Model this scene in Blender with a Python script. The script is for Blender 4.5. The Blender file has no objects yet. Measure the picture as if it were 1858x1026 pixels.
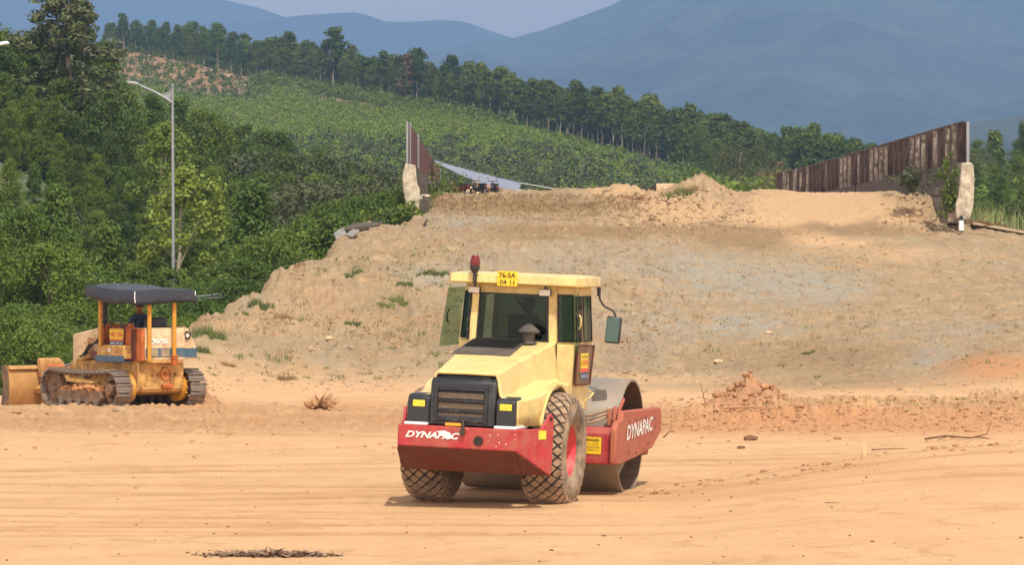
import bpy, bmesh, math, random
import numpy as np
from mathutils import Vector, Matrix, Euler

S = bpy.context.scene
COL = S.collection
R = math.radians
# ---------------------------------------------------------------- camera, sky, sun, exposure
F = 7150.0; CZ = 3.05; HY = 475.0; CX = 929.0           # focal length in photo pixels, eye height, horizon row
cam_d = bpy.data.cameras.new("camera"); cam = bpy.data.objects.new("camera", cam_d); COL.objects.link(cam)
cam.location = (0, 0, CZ); cam.rotation_euler = (R(90), 0, 0)
cam_d.sensor_width = 36.0; cam_d.lens = 36.0 * F / 1858.0
cam_d.shift_y = -38.0 / 1858.0
cam_d.clip_start = 0.5; cam_d.clip_end = 60000
S.camera = cam
SUN_EL = 58.0; SUN_AZ = 19.0                              # sun behind the camera, a little to the right
sd = Vector((math.sin(R(SUN_AZ)) * math.cos(R(SUN_EL)), -math.cos(R(SUN_AZ)) * math.cos(R(SUN_EL)), math.sin(R(SUN_EL))))
sl = bpy.data.lights.new("sun", 'SUN'); sl.energy = 4.5; sl.angle = R(0.5); sl.color = (1.0, 0.95, 0.86)
so = bpy.data.objects.new("sun", sl); COL.objects.link(so)
so.rotation_euler = sd.to_track_quat('Z', 'Y').to_euler(); so.location = (0, 0, 60)
W = bpy.data.worlds.new("World"); S.world = W; W.use_nodes = True
wn = W.node_tree; sky = wn.nodes.new('ShaderNodeTexSky'); sky.sky_type = 'NISHITA'; sky.sun_disc = False
sky.sun_elevation = R(SUN_EL); sky.sun_rotation = R(180 - SUN_AZ); sky.dust_density = 2.5; sky.air_density = 1.2
wtc = wn.nodes.new('ShaderNodeTexCoord'); wmap = wn.nodes.new('ShaderNodeMapping'); wmap.inputs['Scale'].default_value = (5, 5, 16); wn.links.new(wtc.outputs['Generated'], wmap.inputs[0])
wno = wn.nodes.new('ShaderNodeTexNoise'); wno.inputs['Scale'].default_value = 1.6; wno.inputs['Detail'].default_value = 7; wn.links.new(wmap.outputs[0], wno.inputs['Vector'])
wr = wn.nodes.new('ShaderNodeMapRange'); wn.links.new(wno.outputs['Fac'], wr.inputs[0]); wr.inputs[1].default_value = .38; wr.inputs[2].default_value = .62; wr.inputs[3].default_value = .35; wr.inputs[4].default_value = .85
wsp = wn.nodes.new('ShaderNodeSeparateXYZ'); wn.links.new(wtc.outputs['Generated'], wsp.inputs[0])
wel = wn.nodes.new('ShaderNodeMapRange'); wn.links.new(wsp.outputs[2], wel.inputs[0]); wel.inputs[1].default_value = .10; wel.inputs[2].default_value = .45; wel.inputs[3].default_value = 1; wel.inputs[4].default_value = .15
wmu = wn.nodes.new('ShaderNodeMath'); wmu.operation = 'MULTIPLY'; wn.links.new(wr.outputs[0], wmu.inputs[0]); wn.links.new(wel.outputs[0], wmu.inputs[1])
wmx = wn.nodes.new('ShaderNodeMix'); wmx.data_type = 'RGBA'; wn.links.new(wmu.outputs[0], wmx.inputs[0]); wn.links.new(sky.outputs[0], wmx.inputs[6]); wmx.inputs[7].default_value = (56, 45, 38, 1)   # pale low cloud
wn.links.new(wmx.outputs[2], wn.nodes['Background'].inputs[0]); wn.nodes['Background'].inputs[1].default_value = 0.10
S.view_settings.view_transform = 'Standard'; S.view_settings.look = 'None'
S.view_settings.exposure = -0.14; S.view_settings.gamma = 1.0
S.cycles.max_bounces = 6; S.cycles.diffuse_bounces = 2; S.cycles.glossy_bounces = 2
S.cycles.transmission_bounces = 4; S.cycles.transparent_max_bounces = 10; S.cycles.volume_bounces = 1

def WP(px, py, d):                                        # photo pixel + distance -> world point
    return Vector(((px - CX) / F * d, d, CZ - (py - HY) / F * d))

# ---------------------------------------------------------------- helpers
def link(o, parent=None):
    COL.objects.link(o)
    if parent is not None: o.parent = parent
    return o
def tag(o, label=None, cat=None, group=None, kind=None):
    if label: o['label'] = label
    if cat: o['category'] = cat
    if group: o['group'] = group
    if kind: o['kind'] = kind
    return o
def empty(name, loc=(0, 0, 0), rot=(0, 0, 0), label=None, cat=None, group=None):
    o = bpy.data.objects.new(name, None); o.location = loc; o.rotation_euler = rot; o.empty_display_size = .3
    link(o); return tag(o, label, cat, group)
def copy_tree(o, parent=None):
    c = o.copy(); COL.objects.link(c); c.parent = parent
    for ch in KIDS.get(o.name, []):
        copy_tree(ch, c)
    return c
KIDS = {}

class MB:
    def __init__(s): s.v = []; s.f = []; s.mi = []; s.cur = 0; s.M = None
    def add(s, vs, fs):
        n = len(s.v)
        if s.M is not None: vs = [s.M @ Vector(v) for v in vs]
        s.v += [tuple(v) for v in vs]; s.f += [tuple(i + n for i in f) for f in fs]; s.mi += [s.cur] * len(fs)
        return s
    def hexa(s, p):
        return s.add(p, [(0, 3, 2, 1), (4, 5, 6, 7), (0, 1, 5, 4), (1, 2, 6, 5), (2, 3, 7, 6), (3, 0, 4, 7)])
    def box(s, c, sz, rot=None, taper=1.0):
        x, y, z = sz[0] / 2, sz[1] / 2, sz[2] / 2; t = taper
        p = [Vector(q) for q in ((-x, -y, -z), (x, -y, -z), (x, y, -z), (-x, y, -z), (-x*t, -y*t, z), (x*t, -y*t, z), (x*t, y*t, z), (-x*t, y*t, z))]
        if rot is not None:
            m = rot if isinstance(rot, Matrix) else Euler(rot).to_matrix()
            p = [m @ q for q in p]
        return s.hexa([q + Vector(c) for q in p])
    def bx(s, x0, x1, y0, y1, z0, z1):
        return s.box(((x0+x1)/2, (y0+y1)/2, (z0+z1)/2), (x1-x0, y1-y0, z1-z0))
    def prism(s, poly, axis, a, b):                       # poly: 2D points; axis 0: (y,z), 1: (x,z), 2: (x,y)
        def mk(p, t): return {0: (t, p[0], p[1]), 1: (p[0], t, p[1]), 2: (p[0], p[1], t)}[axis]
        n = len(poly); vs = [mk(p, a) for p in poly] + [mk(p, b) for p in poly]
        return s.add(vs, [tuple(range(n))[::-1], tuple(range(n, 2*n))] + [(i, (i+1) % n, n+(i+1) % n, n+i) for i in range(n)])
    def slab(s, pts, thick):                              # polygon of 3D points given a thickness along its normal
        pts = [Vector(p) for p in pts]; nrm = (pts[1]-pts[0]).cross(pts[2]-pts[0]).normalized() * thick
        n = len(pts); vs = pts + [p + nrm for p in pts]
        return s.add(vs, [tuple(range(n))[::-1], tuple(range(n, 2*n))] + [(i, (i+1) % n, n+(i+1) % n, n+i) for i in range(n)])
    def tube(s, pts, r, n=8, caps=True):
        pts = [Vector(p) for p in pts]; rr = r if isinstance(r, (list, tuple)) else [r] * len(pts)
        vs = []; fs = []; up = None
        for i, p in enumerate(pts):
            d = (pts[min(i+1, len(pts)-1)] - pts[max(i-1, 0)]).normalized()
            if up is None: up = Vector((0, 0, 1)) if abs(d.z) < .9 else Vector((1, 0, 0))
            a = (up - d * up.dot(d)).normalized(); b = d.cross(a); up = a
            for k in range(n):
                t = 2 * math.pi * k / n; vs.append(p + (a * math.cos(t) + b * math.sin(t)) * rr[i])
        for i in range(len(pts) - 1):
            for k in range(n): fs.append((i*n+k, i*n+(k+1) % n, (i+1)*n+(k+1) % n, (i+1)*n+k))
        if caps: fs += [tuple(range(n))[::-1], tuple(range((len(pts)-1)*n, len(pts)*n))]
        return s.add(vs, fs)
    def cyl(s, p0, p1, r0, r1=None, n=16): return s.tube([p0, p1], [r0, r0 if r1 is None else r1], n)
    def lathe(s, prof, c, ax='x', n=32, close=False):     # prof: (radius, along) pairs
        vs = []; fs = []; c = Vector(c)
        for (r, h) in prof:
            for k in range(n):
                t = 2 * math.pi * k / n; a, b = r * math.cos(t), r * math.sin(t)
                vs.append(c + Vector({'x': (h, a, b), 'y': (a, h, b), 'z': (a, b, h)}[ax]))
        m = len(prof)
        for i in range(m if close else m - 1):
            j = (i + 1) % m
            for k in range(n): fs.append((i*n+k, i*n+(k+1) % n, j*n+(k+1) % n, j*n+k))
        return s.add(vs, fs)
    def ico(s, c, r, sub=1, jit=0.0, rng=random, sc=(1, 1, 1)):
        b = bmesh.new(); bmesh.ops.create_icosphere(b, subdivisions=sub, radius=1)
        vs = []
        for v in b.verts:
            k = r * (1 + rng.uniform(-jit, jit)); vs.append((c[0]+v.co.x*k*sc[0], c[1]+v.co.y*k*sc[1], c[2]+v.co.z*k*sc[2]))
        fs = [tuple(v.index for v in f.verts) for f in b.faces]; b.free()
        return s.add(vs, fs)
    def build(s, name, mats, parent=None, bevel=0, smooth=40, solid=0, seg=2):
        me = bpy.data.meshes.new(name); me.from_pydata(s.v, [], s.f)
        b = bmesh.new(); b.from_mesh(me); bmesh.ops.recalc_face_normals(b, faces=b.faces); b.to_mesh(me); b.free()
        for m in (mats if isinstance(mats, (list, tuple)) else [mats]): me.materials.append(m)
        me.polygons.foreach_set('material_index', s.mi)
        if smooth:
            me.polygons.foreach_set('use_smooth', [True] * len(me.polygons)); me.set_sharp_from_angle(angle=R(smooth))
        me.update(); o = bpy.data.objects.new(name, me); link(o, parent)
        if parent is not None: KIDS.setdefault(parent.name, []).append(o)
        if solid:
            m = o.modifiers.new('s', 'SOLIDIFY'); m.thickness = solid; m.offset = -1
        if bevel:
            m = o.modifiers.new('b', 'BEVEL'); m.width = bevel; m.segments = seg; m.limit_method = 'ANGLE'; m.angle_limit = R(35)
            m.harden_normals = False
        return o

def np_mesh(name, v, f, mats, parent=None, smooth=False, midx=None, attrs=None):
    me = bpy.data.meshes.new(name); v = np.asarray(v, np.float32); f = np.asarray(f, np.int32); k = f.shape[1]
    me.vertices.add(len(v)); me.vertices.foreach_set('co', v.ravel())
    me.loops.add(f.size); me.loops.foreach_set('vertex_index', f.ravel())
    me.polygons.add(len(f)); me.polygons.foreach_set('loop_start', np.arange(0, f.size, k, dtype=np.int32))
    for m in (mats if isinstance(mats, (list, tuple)) else [mats]): me.materials.append(m)
    if midx is not None: me.polygons.foreach_set('material_index', np.asarray(midx, np.int32))
    if smooth: me.polygons.foreach_set('use_smooth', np.ones(len(f), bool))
    for an, av in (attrs or {}).items():
        a = me.attributes.new(an, 'FLOAT', 'POINT'); a.data.foreach_set('value', np.asarray(av, np.float32).ravel())
    me.update(calc_edges=True); me.validate()
    if parent == 'mesh': return me
    o = bpy.data.objects.new(name, me); link(o, parent)
    if parent is not None: KIDS.setdefault(parent.name, []).append(o)
    return o

# ---------------------------------------------------------------- materials
class NT:
    def __init__(s, name):
        s.m = bpy.data.materials.new(name); s.m.use_nodes = True; s.t = s.m.node_tree; s.n = s.t.nodes; s.l = s.t.links
        s.b = s.n['Principled BSDF']; s.tc = None
    def node(s, t, **k):
        x = s.n.new(t)
        for a, b in k.items(): setattr(x, a, b)
        return x
    def obj(s):
        if s.tc is None: s.tc = s.node('ShaderNodeTexCoord')
        return s.tc.outputs['Object']
    def set(s, sock, v):
        if isinstance(v, bpy.types.NodeSocket): s.l.new(v, sock)
        else: sock.default_value = v
    def noise(s, scale, detail=4, rough=.55, vec=None, stretch=None, dist=0):
        x = s.node('ShaderNodeTexNoise'); x.inputs['Scale'].default_value = scale; x.inputs['Detail'].default_value = detail
        x.inputs['Roughness'].default_value = rough; x.inputs['Distortion'].default_value = dist
        v = vec or s.obj()
        if stretch:
            mp = s.node('ShaderNodeMapping'); s.l.new(v, mp.inputs[0]); mp.inputs['Scale'].default_value = stretch; v = mp.outputs[0]
        s.l.new(v, x.inputs['Vector']); return x.outputs['Fac']
    def ramp(s, fac, a, b, lo=0., hi=1.):
        x = s.node('ShaderNodeMapRange'); x.clamp = True; s.set(x.inputs[0], fac)
        x.inputs[1].default_value = a; x.inputs[2].default_value = b; x.inputs[3].default_value = lo; x.inputs[4].default_value = hi
        return x.outputs[0]
    def mix(s, fac, a, b, mode='MIX'):
        x = s.node('ShaderNodeMix', data_type='RGBA', blend_type=mode); s.set(x.inputs[0], fac)
        for i, v in ((6, a), (7, b)):
            if isinstance(v, (tuple, list)): v = (*v[:3], 1)
            s.set(x.inputs[i], v)
        return x.outputs[2]
    def math(s, op, a, b=0.):
        x = s.node('ShaderNodeMath', operation=op); s.set(x.inputs[0], a); s.set(x.inputs[1], b); return x.outputs[0]
    def attr(s, name):
        x = s.node('ShaderNodeAttribute'); x.attribute_name = name; return x.outputs['Fac']
    def bump(s, h, strength=.3, dist=.02, prev=None):
        x = s.node('ShaderNodeBump'); s.l.new(h, x.inputs['Height']); x.inputs['Strength'].default_value = strength
        x.inputs['Distance'].default_value = dist
        if prev: s.l.new(prev, x.inputs['Normal'])
        return x.outputs[0]
    def out(s, col, rough=.8, metal=0., normal=None, spec=None):
        if isinstance(col, (tuple, list)): col = (*col[:3], 1)
        s.set(s.b.inputs['Base Color'], col); s.set(s.b.inputs['Roughness'], rough); s.set(s.b.inputs['Metallic'], metal)
        if normal is not None: s.l.new(normal, s.b.inputs['Normal'])
        if spec is not None: s.b.inputs['Specular IOR Level'].default_value = spec
        return s.m

def srgb(r, g, b):
    f = lambda c: (c/255/12.92) if c/255 <= .04045 else ((c/255+.055)/1.055)**2.4
    return (f(r), f(g), f(b))
def mat(name, col, rough=.6, metal=0., dirt=None, amt=.45, dscale=3., var=.12, bump=0., bscale=30., chips=None, camt=.66, cscale=18., streak=None):
    t = NT(name)
    c = t.mix(t.ramp(t.noise(dscale*1.7, 5), .3, .7), tuple(x*(1-var) for x in col), tuple(min(1, x*(1+var)) for x in col))
    rg = rough
    if streak: c = t.mix(t.ramp(t.noise(5, 4, stretch=(6, 6, .5)), .5, .75, 0, .7), c, streak)
    if dirt:
        m = t.ramp(t.noise(dscale, 8, .68), 1-amt-.12, 1-amt+.2)
        c = t.mix(m, c, dirt); rg = t.ramp(m, 0, 1, rough, .9)
    if chips:
        c = t.mix(t.ramp(t.noise(cscale, 3, .6), camt, camt+.03), c, chips)
    nrm = t.bump(t.noise(bscale, 4), .5, bump) if bump else None
    return t.out(c, rg, metal, nrm)
def leafmat(name, a, b, trans=.28, c=None):
    t = NT(name)
    g = t.node('ShaderNodeNewGeometry'); oi = t.node('ShaderNodeObjectInfo')
    col = t.mix(g.outputs['Random Per Island'], a, b)
    if c: col = t.mix(t.ramp(t.noise(.35, 3), .5, .62), col, c)
    dk = t.ramp(oi.outputs['Random'], 0, 1, .72, 1.22)
    hsv = t.node('ShaderNodeHueSaturation'); t.l.new(col, hsv.inputs['Color']); t.l.new(dk, hsv.inputs['Value'])
    t.l.new(t.ramp(oi.outputs['Random'], 0, 1, .512, .488), hsv.inputs['Hue'])
    t.out(hsv.outputs[0], .55, spec=.25)
    tr = t.node('ShaderNodeBsdfTranslucent'); t.l.new(hsv.outputs[0], tr.inputs[0])
    mx = t.node('ShaderNodeMixShader'); mx.inputs[0].default_value = trans
    t.l.new(t.b.outputs[0], mx.inputs[1]); t.l.new(tr.outputs[0], mx.inputs[2])
    t.l.new(mx.outputs[0], t.n['Material Output'].inputs[0]); return t.m
def glassmat(name, tint, refl=.12, rough=.04):
    t = NT(name); t.n.remove(t.b)
    tr = t.node('ShaderNodeBsdfTransparent'); tr.inputs[0].default_value = (*tint, 1)
    gl = t.node('ShaderNodeBsdfGlossy'); gl.inputs['Roughness'].default_value = rough; gl.inputs[0].default_value = (.9, .95, .95, 1)
    df = t.node('ShaderNodeBsdfDiffuse'); df.inputs[0].default_value = (.30, .27, .2, 1)
    fr = t.node('ShaderNodeLayerWeight'); fr.inputs[0].default_value = .5; fz = t.math('MULTIPLY', t.math('POWER', fr.outputs['Facing'], 4.), .45)
    m0 = t.node('ShaderNodeMixShader'); m0.inputs[0].default_value = .004; t.l.new(tr.outputs[0], m0.inputs[1]); t.l.new(df.outputs[0], m0.inputs[2])
    mx = t.node('ShaderNodeMixShader'); t.l.new(t.math('ADD', fz, refl), mx.inputs[0])
    t.l.new(m0.outputs[0], mx.inputs[1]); t.l.new(gl.outputs[0], mx.inputs[2]); t.l.new(mx.outputs[0], t.n['Material Output'].inputs[0])
    return t.m

SOIL = srgb(196, 150, 105)
M = {}
M['yellow'] = mat('pale_yellow_paint', (.73, .56, .215), .40, dirt=(.44, .31, .16), amt=.42, dscale=2.6, var=.07, chips=srgb(120, 85, 45), camt=.70, cscale=24, streak=(.58, .42, .19))
M['red'] = mat('red_paint', (.40, .026, .034), .5, dirt=(.36, .12, .075), amt=.46, dscale=4, var=.15, chips=srgb(205, 165, 140), camt=.70, cscale=14)
M['redworn'] = mat('worn_red_paint', (.38, .075, .055), .6, dirt=srgb(170, 106, 76), amt=.56, dscale=5, var=.15, chips=srgb(190, 140, 105), camt=.70, cscale=9)
M['redrust_shade'] = mat('rusty_shaded_red_steel', (.115, .020, .010), .85, dirt=(.11, .045, .020), amt=.5, dscale=4, var=.2)  # rusty red parts; darkened to carry the shade under the bumper
M['rim'] = mat('red_rim_paint', (.60, .05, .06), .5, dirt=srgb(205, 130, 110), amt=.42, dscale=5)
M['blackpl'] = mat('black_plastic', (.014, .016, .019), .42, dirt=(.10, .09, .075), amt=.36, dscale=5)
M['black'] = mat('black_rubber', (.012, .012, .012), .6)
M['dark'] = mat('dark_steel', (.03, .027, .025), .6, dirt=(.10, .07, .045), amt=.4)
M['tyre'] = mat('dusty_tyre_rubber', (.10, .082, .062), .9, dirt=srgb(184, 158, 128), amt=.52, dscale=5, bump=.004, bscale=30)
M['lug'] = mat('dusty_tread', (.15, .115, .085), .9, dirt=srgb(178, 148, 118), amt=.56, dscale=7, bump=.004)
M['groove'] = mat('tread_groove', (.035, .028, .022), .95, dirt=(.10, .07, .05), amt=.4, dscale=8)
M['drum'] = mat('worn_steel_drum', (.33, .30, .26), .42, .55, dirt=srgb(172, 150, 124), amt=.5, dscale=1.2, var=.1, streak=srgb(150, 128, 102))
M['drumin'] = mat('drum_inside', (.12, .08, .055), .8, dirt=srgb(140, 100, 70), amt=.45)
M['glass'] = glassmat('tinted_glass', (.40, .50, .45), .012)
M['glassg'] = glassmat('green_glass', (.60, .72, .62), .03)
M['glassb'] = glassmat('brown_tinted_glass', (.24, .15, .10), .06)
M['mirror'] = NT('mirror_glass').out((.16, .27, .27), .12, .9)
M['reflect'] = mat('yellow_reflector', (.66, .60, .04), .5, dirt=(.45, .36, .1), amt=.4, dscale=14)
M['amber'] = NT('amber_reflector').out((.9, .36, .02), .4)
M['white'] = mat('white_lettering', (.78, .77, .74), .5, chips=(.45, .06, .05), camt=.70, cscale=40)
M['whitep'] = NT('white_paint').out((.78, .78, .76), .5)
M['lamp'] = mat('lamp_lens', (.62, .55, .44), .3, var=.1)
M['redlamp'] = NT('red_beacon_lens').out((.15, .010, .010), .3)
M['plate'] = mat('yellow_plate', (.85, .56, .02), .5, dirt=srgb(190, 140, 60), amt=.35, dscale=12)
M['ink'] = NT('black_ink').out((.02, .018, .015), .6)
M['mesh'] = mat('grille_mesh', (.20, .15, .10), .8, dirt=(.05, .04, .03), amt=.55, dscale=70, var=.3)
M['galv'] = mat('galvanised_steel', (.28, .29, .30), .45, .3, var=.06)
M['seat'] = mat('black_vinyl', (.018, .018, .018), .5)
M['interior'] = mat('cab_interior', (.035, .035, .033), .8)
M['skin'] = mat('skin', srgb(150, 98, 70), .6, var=.05)
M['hair'] = mat('black_hair', (.012, .010, .009), .7)
M['navy'] = mat('navy_shirt', (.022, .035, .075), .85)
M['trouser'] = mat('dark_trousers', (.03, .03, .035), .85)
M['cap'] = mat('dark_cap', (.02, .02, .022), .8)
M['dyel'] = mat('worn_ochre_paint', srgb(208, 164, 92), .7, dirt=srgb(132, 88, 50), amt=.50, dscale=3.2, chips=srgb(84, 46, 24), camt=.63, cscale=13, streak=srgb(150, 100, 52), var=.1)
M['dcream'] = mat('faded_cream_paint', (.66, .50, .29), .6, dirt=(.36, .21, .10), amt=.44, dscale=3.5, chips=srgb(84, 48, 26), camt=.64, cscale=12, streak=(.46, .30, .15), var=.08)
M['dorange'] = mat('rusty_orange_paint', srgb(190, 104, 42), .6, dirt=srgb(132, 66, 30), amt=.5, dscale=4, chips=srgb(90, 45, 24), camt=.66, var=.15)
M['dpost'] = mat('yellow_post_paint', srgb(196, 138, 40), .55, dirt=srgb(160, 105, 45), amt=.35, dscale=5)
M['dblue'] = mat('faded_blue_stripe', srgb(62, 92, 110), .6, dirt=srgb(140, 120, 90), amt=.38, dscale=6)
M['shoe'] = mat('worn_track_steel', (.24, .21, .18), .42, .6, dirt=srgb(140, 106, 74), amt=.45, dscale=6)
M['trackd'] = mat('muddy_track_steel', (.10, .075, .055), .8, dirt=srgb(150, 110, 74), amt=.5, dscale=5)
M['blade'] = mat('muddy_blade', srgb(190, 146, 86), .7, dirt=srgb(160, 112, 68), amt=.52, dscale=2.5, var=.12)
M['slab'] = mat('grey_slab', (.27, .26, .24), .9, dirt=(.16, .14, .12), amt=.5, bump=.02)
M['tarpd'] = mat('charcoal_tarpaulin', (.024, .027, .038), .5, dirt=(.09, .09, .09), amt=.3, dscale=2, bump=.01, bscale=3)
M['tarpw'] = mat('pale_tarpaulin', (.22, .235, .29), .6, var=.05)
M['soil'] = mat('loose_soil', srgb(204, 150, 98), .95, dirt=srgb(160, 104, 62), amt=.5, dscale=6, bump=.03, bscale=12)
M['clay'] = mat('orange_clay', srgb(200, 132, 78), .95, dirt=srgb(166, 98, 52), amt=.5, dscale=3, bump=.03, bscale=12)
M['clod'] = mat('dirt_clod', (.43, .305, .175), .95, dirt=(.28, .20, .12), amt=.52, dscale=.9, bump=.01)
M['clayc'] = mat('orange_clod', (.43, .215, .10), .95, dirt=(.30, .18, .09), amt=.52, dscale=4, bump=.03, bscale=14, var=.2)
M['rock'] = mat('pale_rock', srgb(214, 186, 152), .9, dirt=srgb(170, 125, 85), amt=.4, dscale=2, bump=.03)
M['conc'] = mat('weathered_concrete', srgb(200, 188, 164), .9, dirt=srgb(112, 98, 78), amt=.47, dscale=3.2, var=.1, bump=.03, bscale=9, chips=srgb(90, 80, 66), camt=.68, cscale=6)
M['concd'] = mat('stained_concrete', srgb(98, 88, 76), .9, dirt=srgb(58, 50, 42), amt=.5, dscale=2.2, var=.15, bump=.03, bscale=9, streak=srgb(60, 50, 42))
M['rust'] = mat('rusty_sheet', srgb(98, 46, 30), .75, dirt=srgb(60, 32, 24), amt=.4, dscale=2, streak=srgb(78, 40, 28))
M['rustw'] = mat('weathered_rusty_sheet', srgb(76, 55, 43), .75, dirt=srgb(38, 29, 25), amt=.45, dscale=2, streak=srgb(52, 36, 30), chips=srgb(165, 155, 142), camt=.71, cscale=5)
M['rustp'] = mat('peeling_rusty_sheet', srgb(176, 166, 152), .75, dirt=srgb(74, 54, 42), amt=.56, dscale=4)
M['bark'] = mat('pale_bark', srgb(176, 164, 142), .9, dirt=srgb(110, 98, 80), amt=.45, dscale=1.5, var=.15)
M['barkd'] = mat('brown_bark', srgb(96, 82, 64), .9, dirt=srgb(60, 50, 40), amt=.45, dscale=1.5)
M['twig'] = mat('dry_twig', srgb(112, 80, 54), .9)
M['stick'] = mat('pale_wood', srgb(206, 172, 128), .8)
M['leafA'] = leafmat('acacia_leaf', (.060, .104, .010), (.150, .215, .024))
M['leafB'] = leafmat('broad_leaf', (.070, .120, .012), (.160, .225, .030))
M['leafC'] = leafmat('bright_leaf', (.070, .125, .016), (.155, .230, .034))
M['leafF'] = leafmat('feathery_leaf', (.08, .14, .018), (.17, .24, .035))
M['leafY'] = leafmat('yellow_green_leaf', (.13, .19, .022), (.24, .31, .05))
M['leafO'] = leafmat('olive_leaf', (.07, .085, .035), (.13, .145, .06))
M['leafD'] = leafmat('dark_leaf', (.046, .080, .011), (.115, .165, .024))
M['leafP'] = leafmat('pine_leaf', (.052, .086, .008), (.145, .190, .018))
M['leafY2'] = leafmat('young_leaf', (.135, .220, .018), (.240, .335, .032), c=(.20, .21, .035))
M['leafR'] = leafmat('dead_leaf', (.17, .09, .045), (.27, .15, .08))
M['leafG'] = leafmat('grey_green_leaf', (.065, .085, .030), (.14, .16, .06))
M['dryg'] = leafmat('dry_grass', (.24, .15, .07), (.38, .26, .13), .15)
M['grass'] = leafmat('green_grass', (.09, .14, .035), (.20, .22, .07), .2)
M['reed'] = leafmat('pale_reed', (.22, .28, .10), (.38, .42, .20), .2)

# ---------------------------------------------------------------- noise in numpy
def _h(ix, iy, s):
    n = (ix.astype(np.int64) * 374761393 + iy.astype(np.int64) * 668265263 + s * 1274126177) & 0x7fffffff
    n = ((n ^ (n >> 13)) * 1274126177) & 0x7fffffff
    return ((n ^ (n >> 16)) & 0xffff) / 65535.0
def vnoise(x, y, s=0):
    ix = np.floor(x); iy = np.floor(y); fx = x - ix; fy = y - iy
    fx = fx*fx*(3-2*fx); fy = fy*fy*(3-2*fy)
    a = _h(ix, iy, s); b = _h(ix+1, iy, s); c = _h(ix, iy+1, s); d = _h(ix+1, iy+1, s)
    return (a*(1-fx)+b*fx)*(1-fy) + (c*(1-fx)+d*fx)*fy
def fbm(x, y, oct=5, s=0, g=.5):
    t = 0; a = 1; n = 0
    for i in range(oct): t = t + a*vnoise(x*2**i+i*17.3, y*2**i+i*9.1, s+i); n += a; a *= g
    return t/n - .5
def smooth01(t): t = np.clip(t, 0, 1); return t*t*(3-2*t)
# ---------------------------------------------------------------- the ground
# control profiles: column -> list of (distance, height); heights come from where the slope is seen
def Y2Z(d, y): return CZ - (y - HY) / F * d
def prof(*dy): return [(d, Y2Z(d, y)) for d, y in dy]
FL = [(0, 0.), (86, 0.)]
def lowtail(d): return [(d+6, -.6), (d+14, -1.5), (420, -2.5)]
COLS = {
 -3000: [(0, 0), (95, 0), (110, -1), (420, -2)],
 -100: [(0, 0), (90, 0), (100, -.7), (112, -1.5), (420, -2)],
 255: [(0, 0), (91, 0), (98, -.3), (112, -1.5), (420, -2)],
 300: FL + prof((91, 696), (97, 632)) + lowtail(99),
 330: FL + prof((90, 700), (94, 650), (100, 592)) + lowtail(102),
 360: FL + prof((90, 706), (94, 650), (101, 572)) + lowtail(103),
 420: FL + prof((91, 706), (96, 640), (105, 533)) + lowtail(107),
 500: FL + prof((92, 704), (97, 640), (104, 545), (110, 481)) + lowtail(112),
 545: FL + prof((92, 704), (97, 640), (105, 535), (113, 456)) + lowtail(115),
 600: FL + prof((92, 706), (98, 640), (106, 530), (113, 468), (122, 440), (130, 424)) + lowtail(133),
 640: FL + prof((92, 706), (98, 640), (106, 530), (113, 465), (125, 430), (138, 406)) + lowtail(141),
 740: FL + prof((92, 708), (99, 640), (107, 530), (114, 462), (128, 432), (148, 400)) + [(156, 4.3), (166, 3.4), (420, 1)],
 785: FL + prof((92, 708), (99, 640), (107, 530), (114, 462), (128, 430), (146, 392), (155, 362)) + [(232, 6.8), (420, 9.4)],
 900: FL + prof((93, 706), (100, 640), (108, 535), (116, 465), (130, 430), (146, 392), (156, 353)) + [(232, 6.82), (420, 9.4)],
 1100: FL + prof((101, 686), (108, 630), (116, 550), (123, 480), (132, 445), (146, 400), (158, 350)) + [(232, 6.85), (420, 9.4)],
 1300: FL + prof((105, 684), (112, 620), (120, 550), (128, 485), (137, 450), (148, 412), (160, 350)) + [(232, 6.82), (420, 9.4)],
 1500: FL + prof((104, 680), (112, 620), (121, 560), (131, 500), (141, 450), (151, 405), (163, 350)) + [(232, 6.7), (420, 9)],
 1640: FL + prof((100, 680), (112, 612), (123, 550), (133, 498), (142, 453), (152, 405), (163, 352)) + [(232, 6.5), (420, 8)],
 1720: FL + prof((100, 676), (112, 606), (124, 545), (135, 490), (144, 448), (152, 412), (160, 398)) + [(170, 4.0), (190, 2), (420, 0)],
 1858: FL + prof((98, 672), (112, 600), (125, 540), (137, 485), (147, 446), (153, 424)) + [(160, 3.6), (176, 2), (420, 0)],
 2300: FL + prof((98, 672), (112, 600), (125, 545), (137, 500), (147, 470), (152, 460)) + [(160, 2.4), (176, 1), (420, 0)],
 6000: [(0, 0), (420, 0)],
}
gpx = np.concatenate([np.linspace(-3000, -60, 50)[:-1], np.arange(-60, 1921, 2.7), np.linspace(1922, 6000, 60)])
dn = []
d = 4.0
while d < 37: dn.append(d); d *= 1.09
yy = 1064.0
while True:
    d = 21808/(yy-475)
    if d > 88: break
    dn.append(d); yy -= 1.6
while d < 166: dn.append(d); d += .24
while d < 430: dn.append(d); d *= 1.02
gd = np.array(dn)
PX, D = np.meshgrid(gpx, gd)
ks = sorted(COLS); Zc = np.array([np.interp(gd, [p[0] for p in COLS[k]], [p[1] for p in COLS[k]]) for k in ks])
ker = np.array([1, 2, 3, 2, 1.]); ker /= ker.sum()
Zs = []
fine = gd
du = np.arange(0, 430, .25)
for row in Zc:
    ru = np.interp(du, gd, row); kk = np.hanning(17); kk /= kk.sum(); rs = np.convolve(np.pad(ru, 8, 'edge'), kk, 'valid')
    Zs.append(np.interp(gd, du, rs))
Zs = np.array(Zs)
Z = np.empty_like(PX)
for i in range(len(gd)): Z[i] = np.interp(gpx, ks, Zs[:, i])
kk = np.hanning(25); kk /= kk.sum()
m0, m1 = 60, len(gpx) - 70
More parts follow.
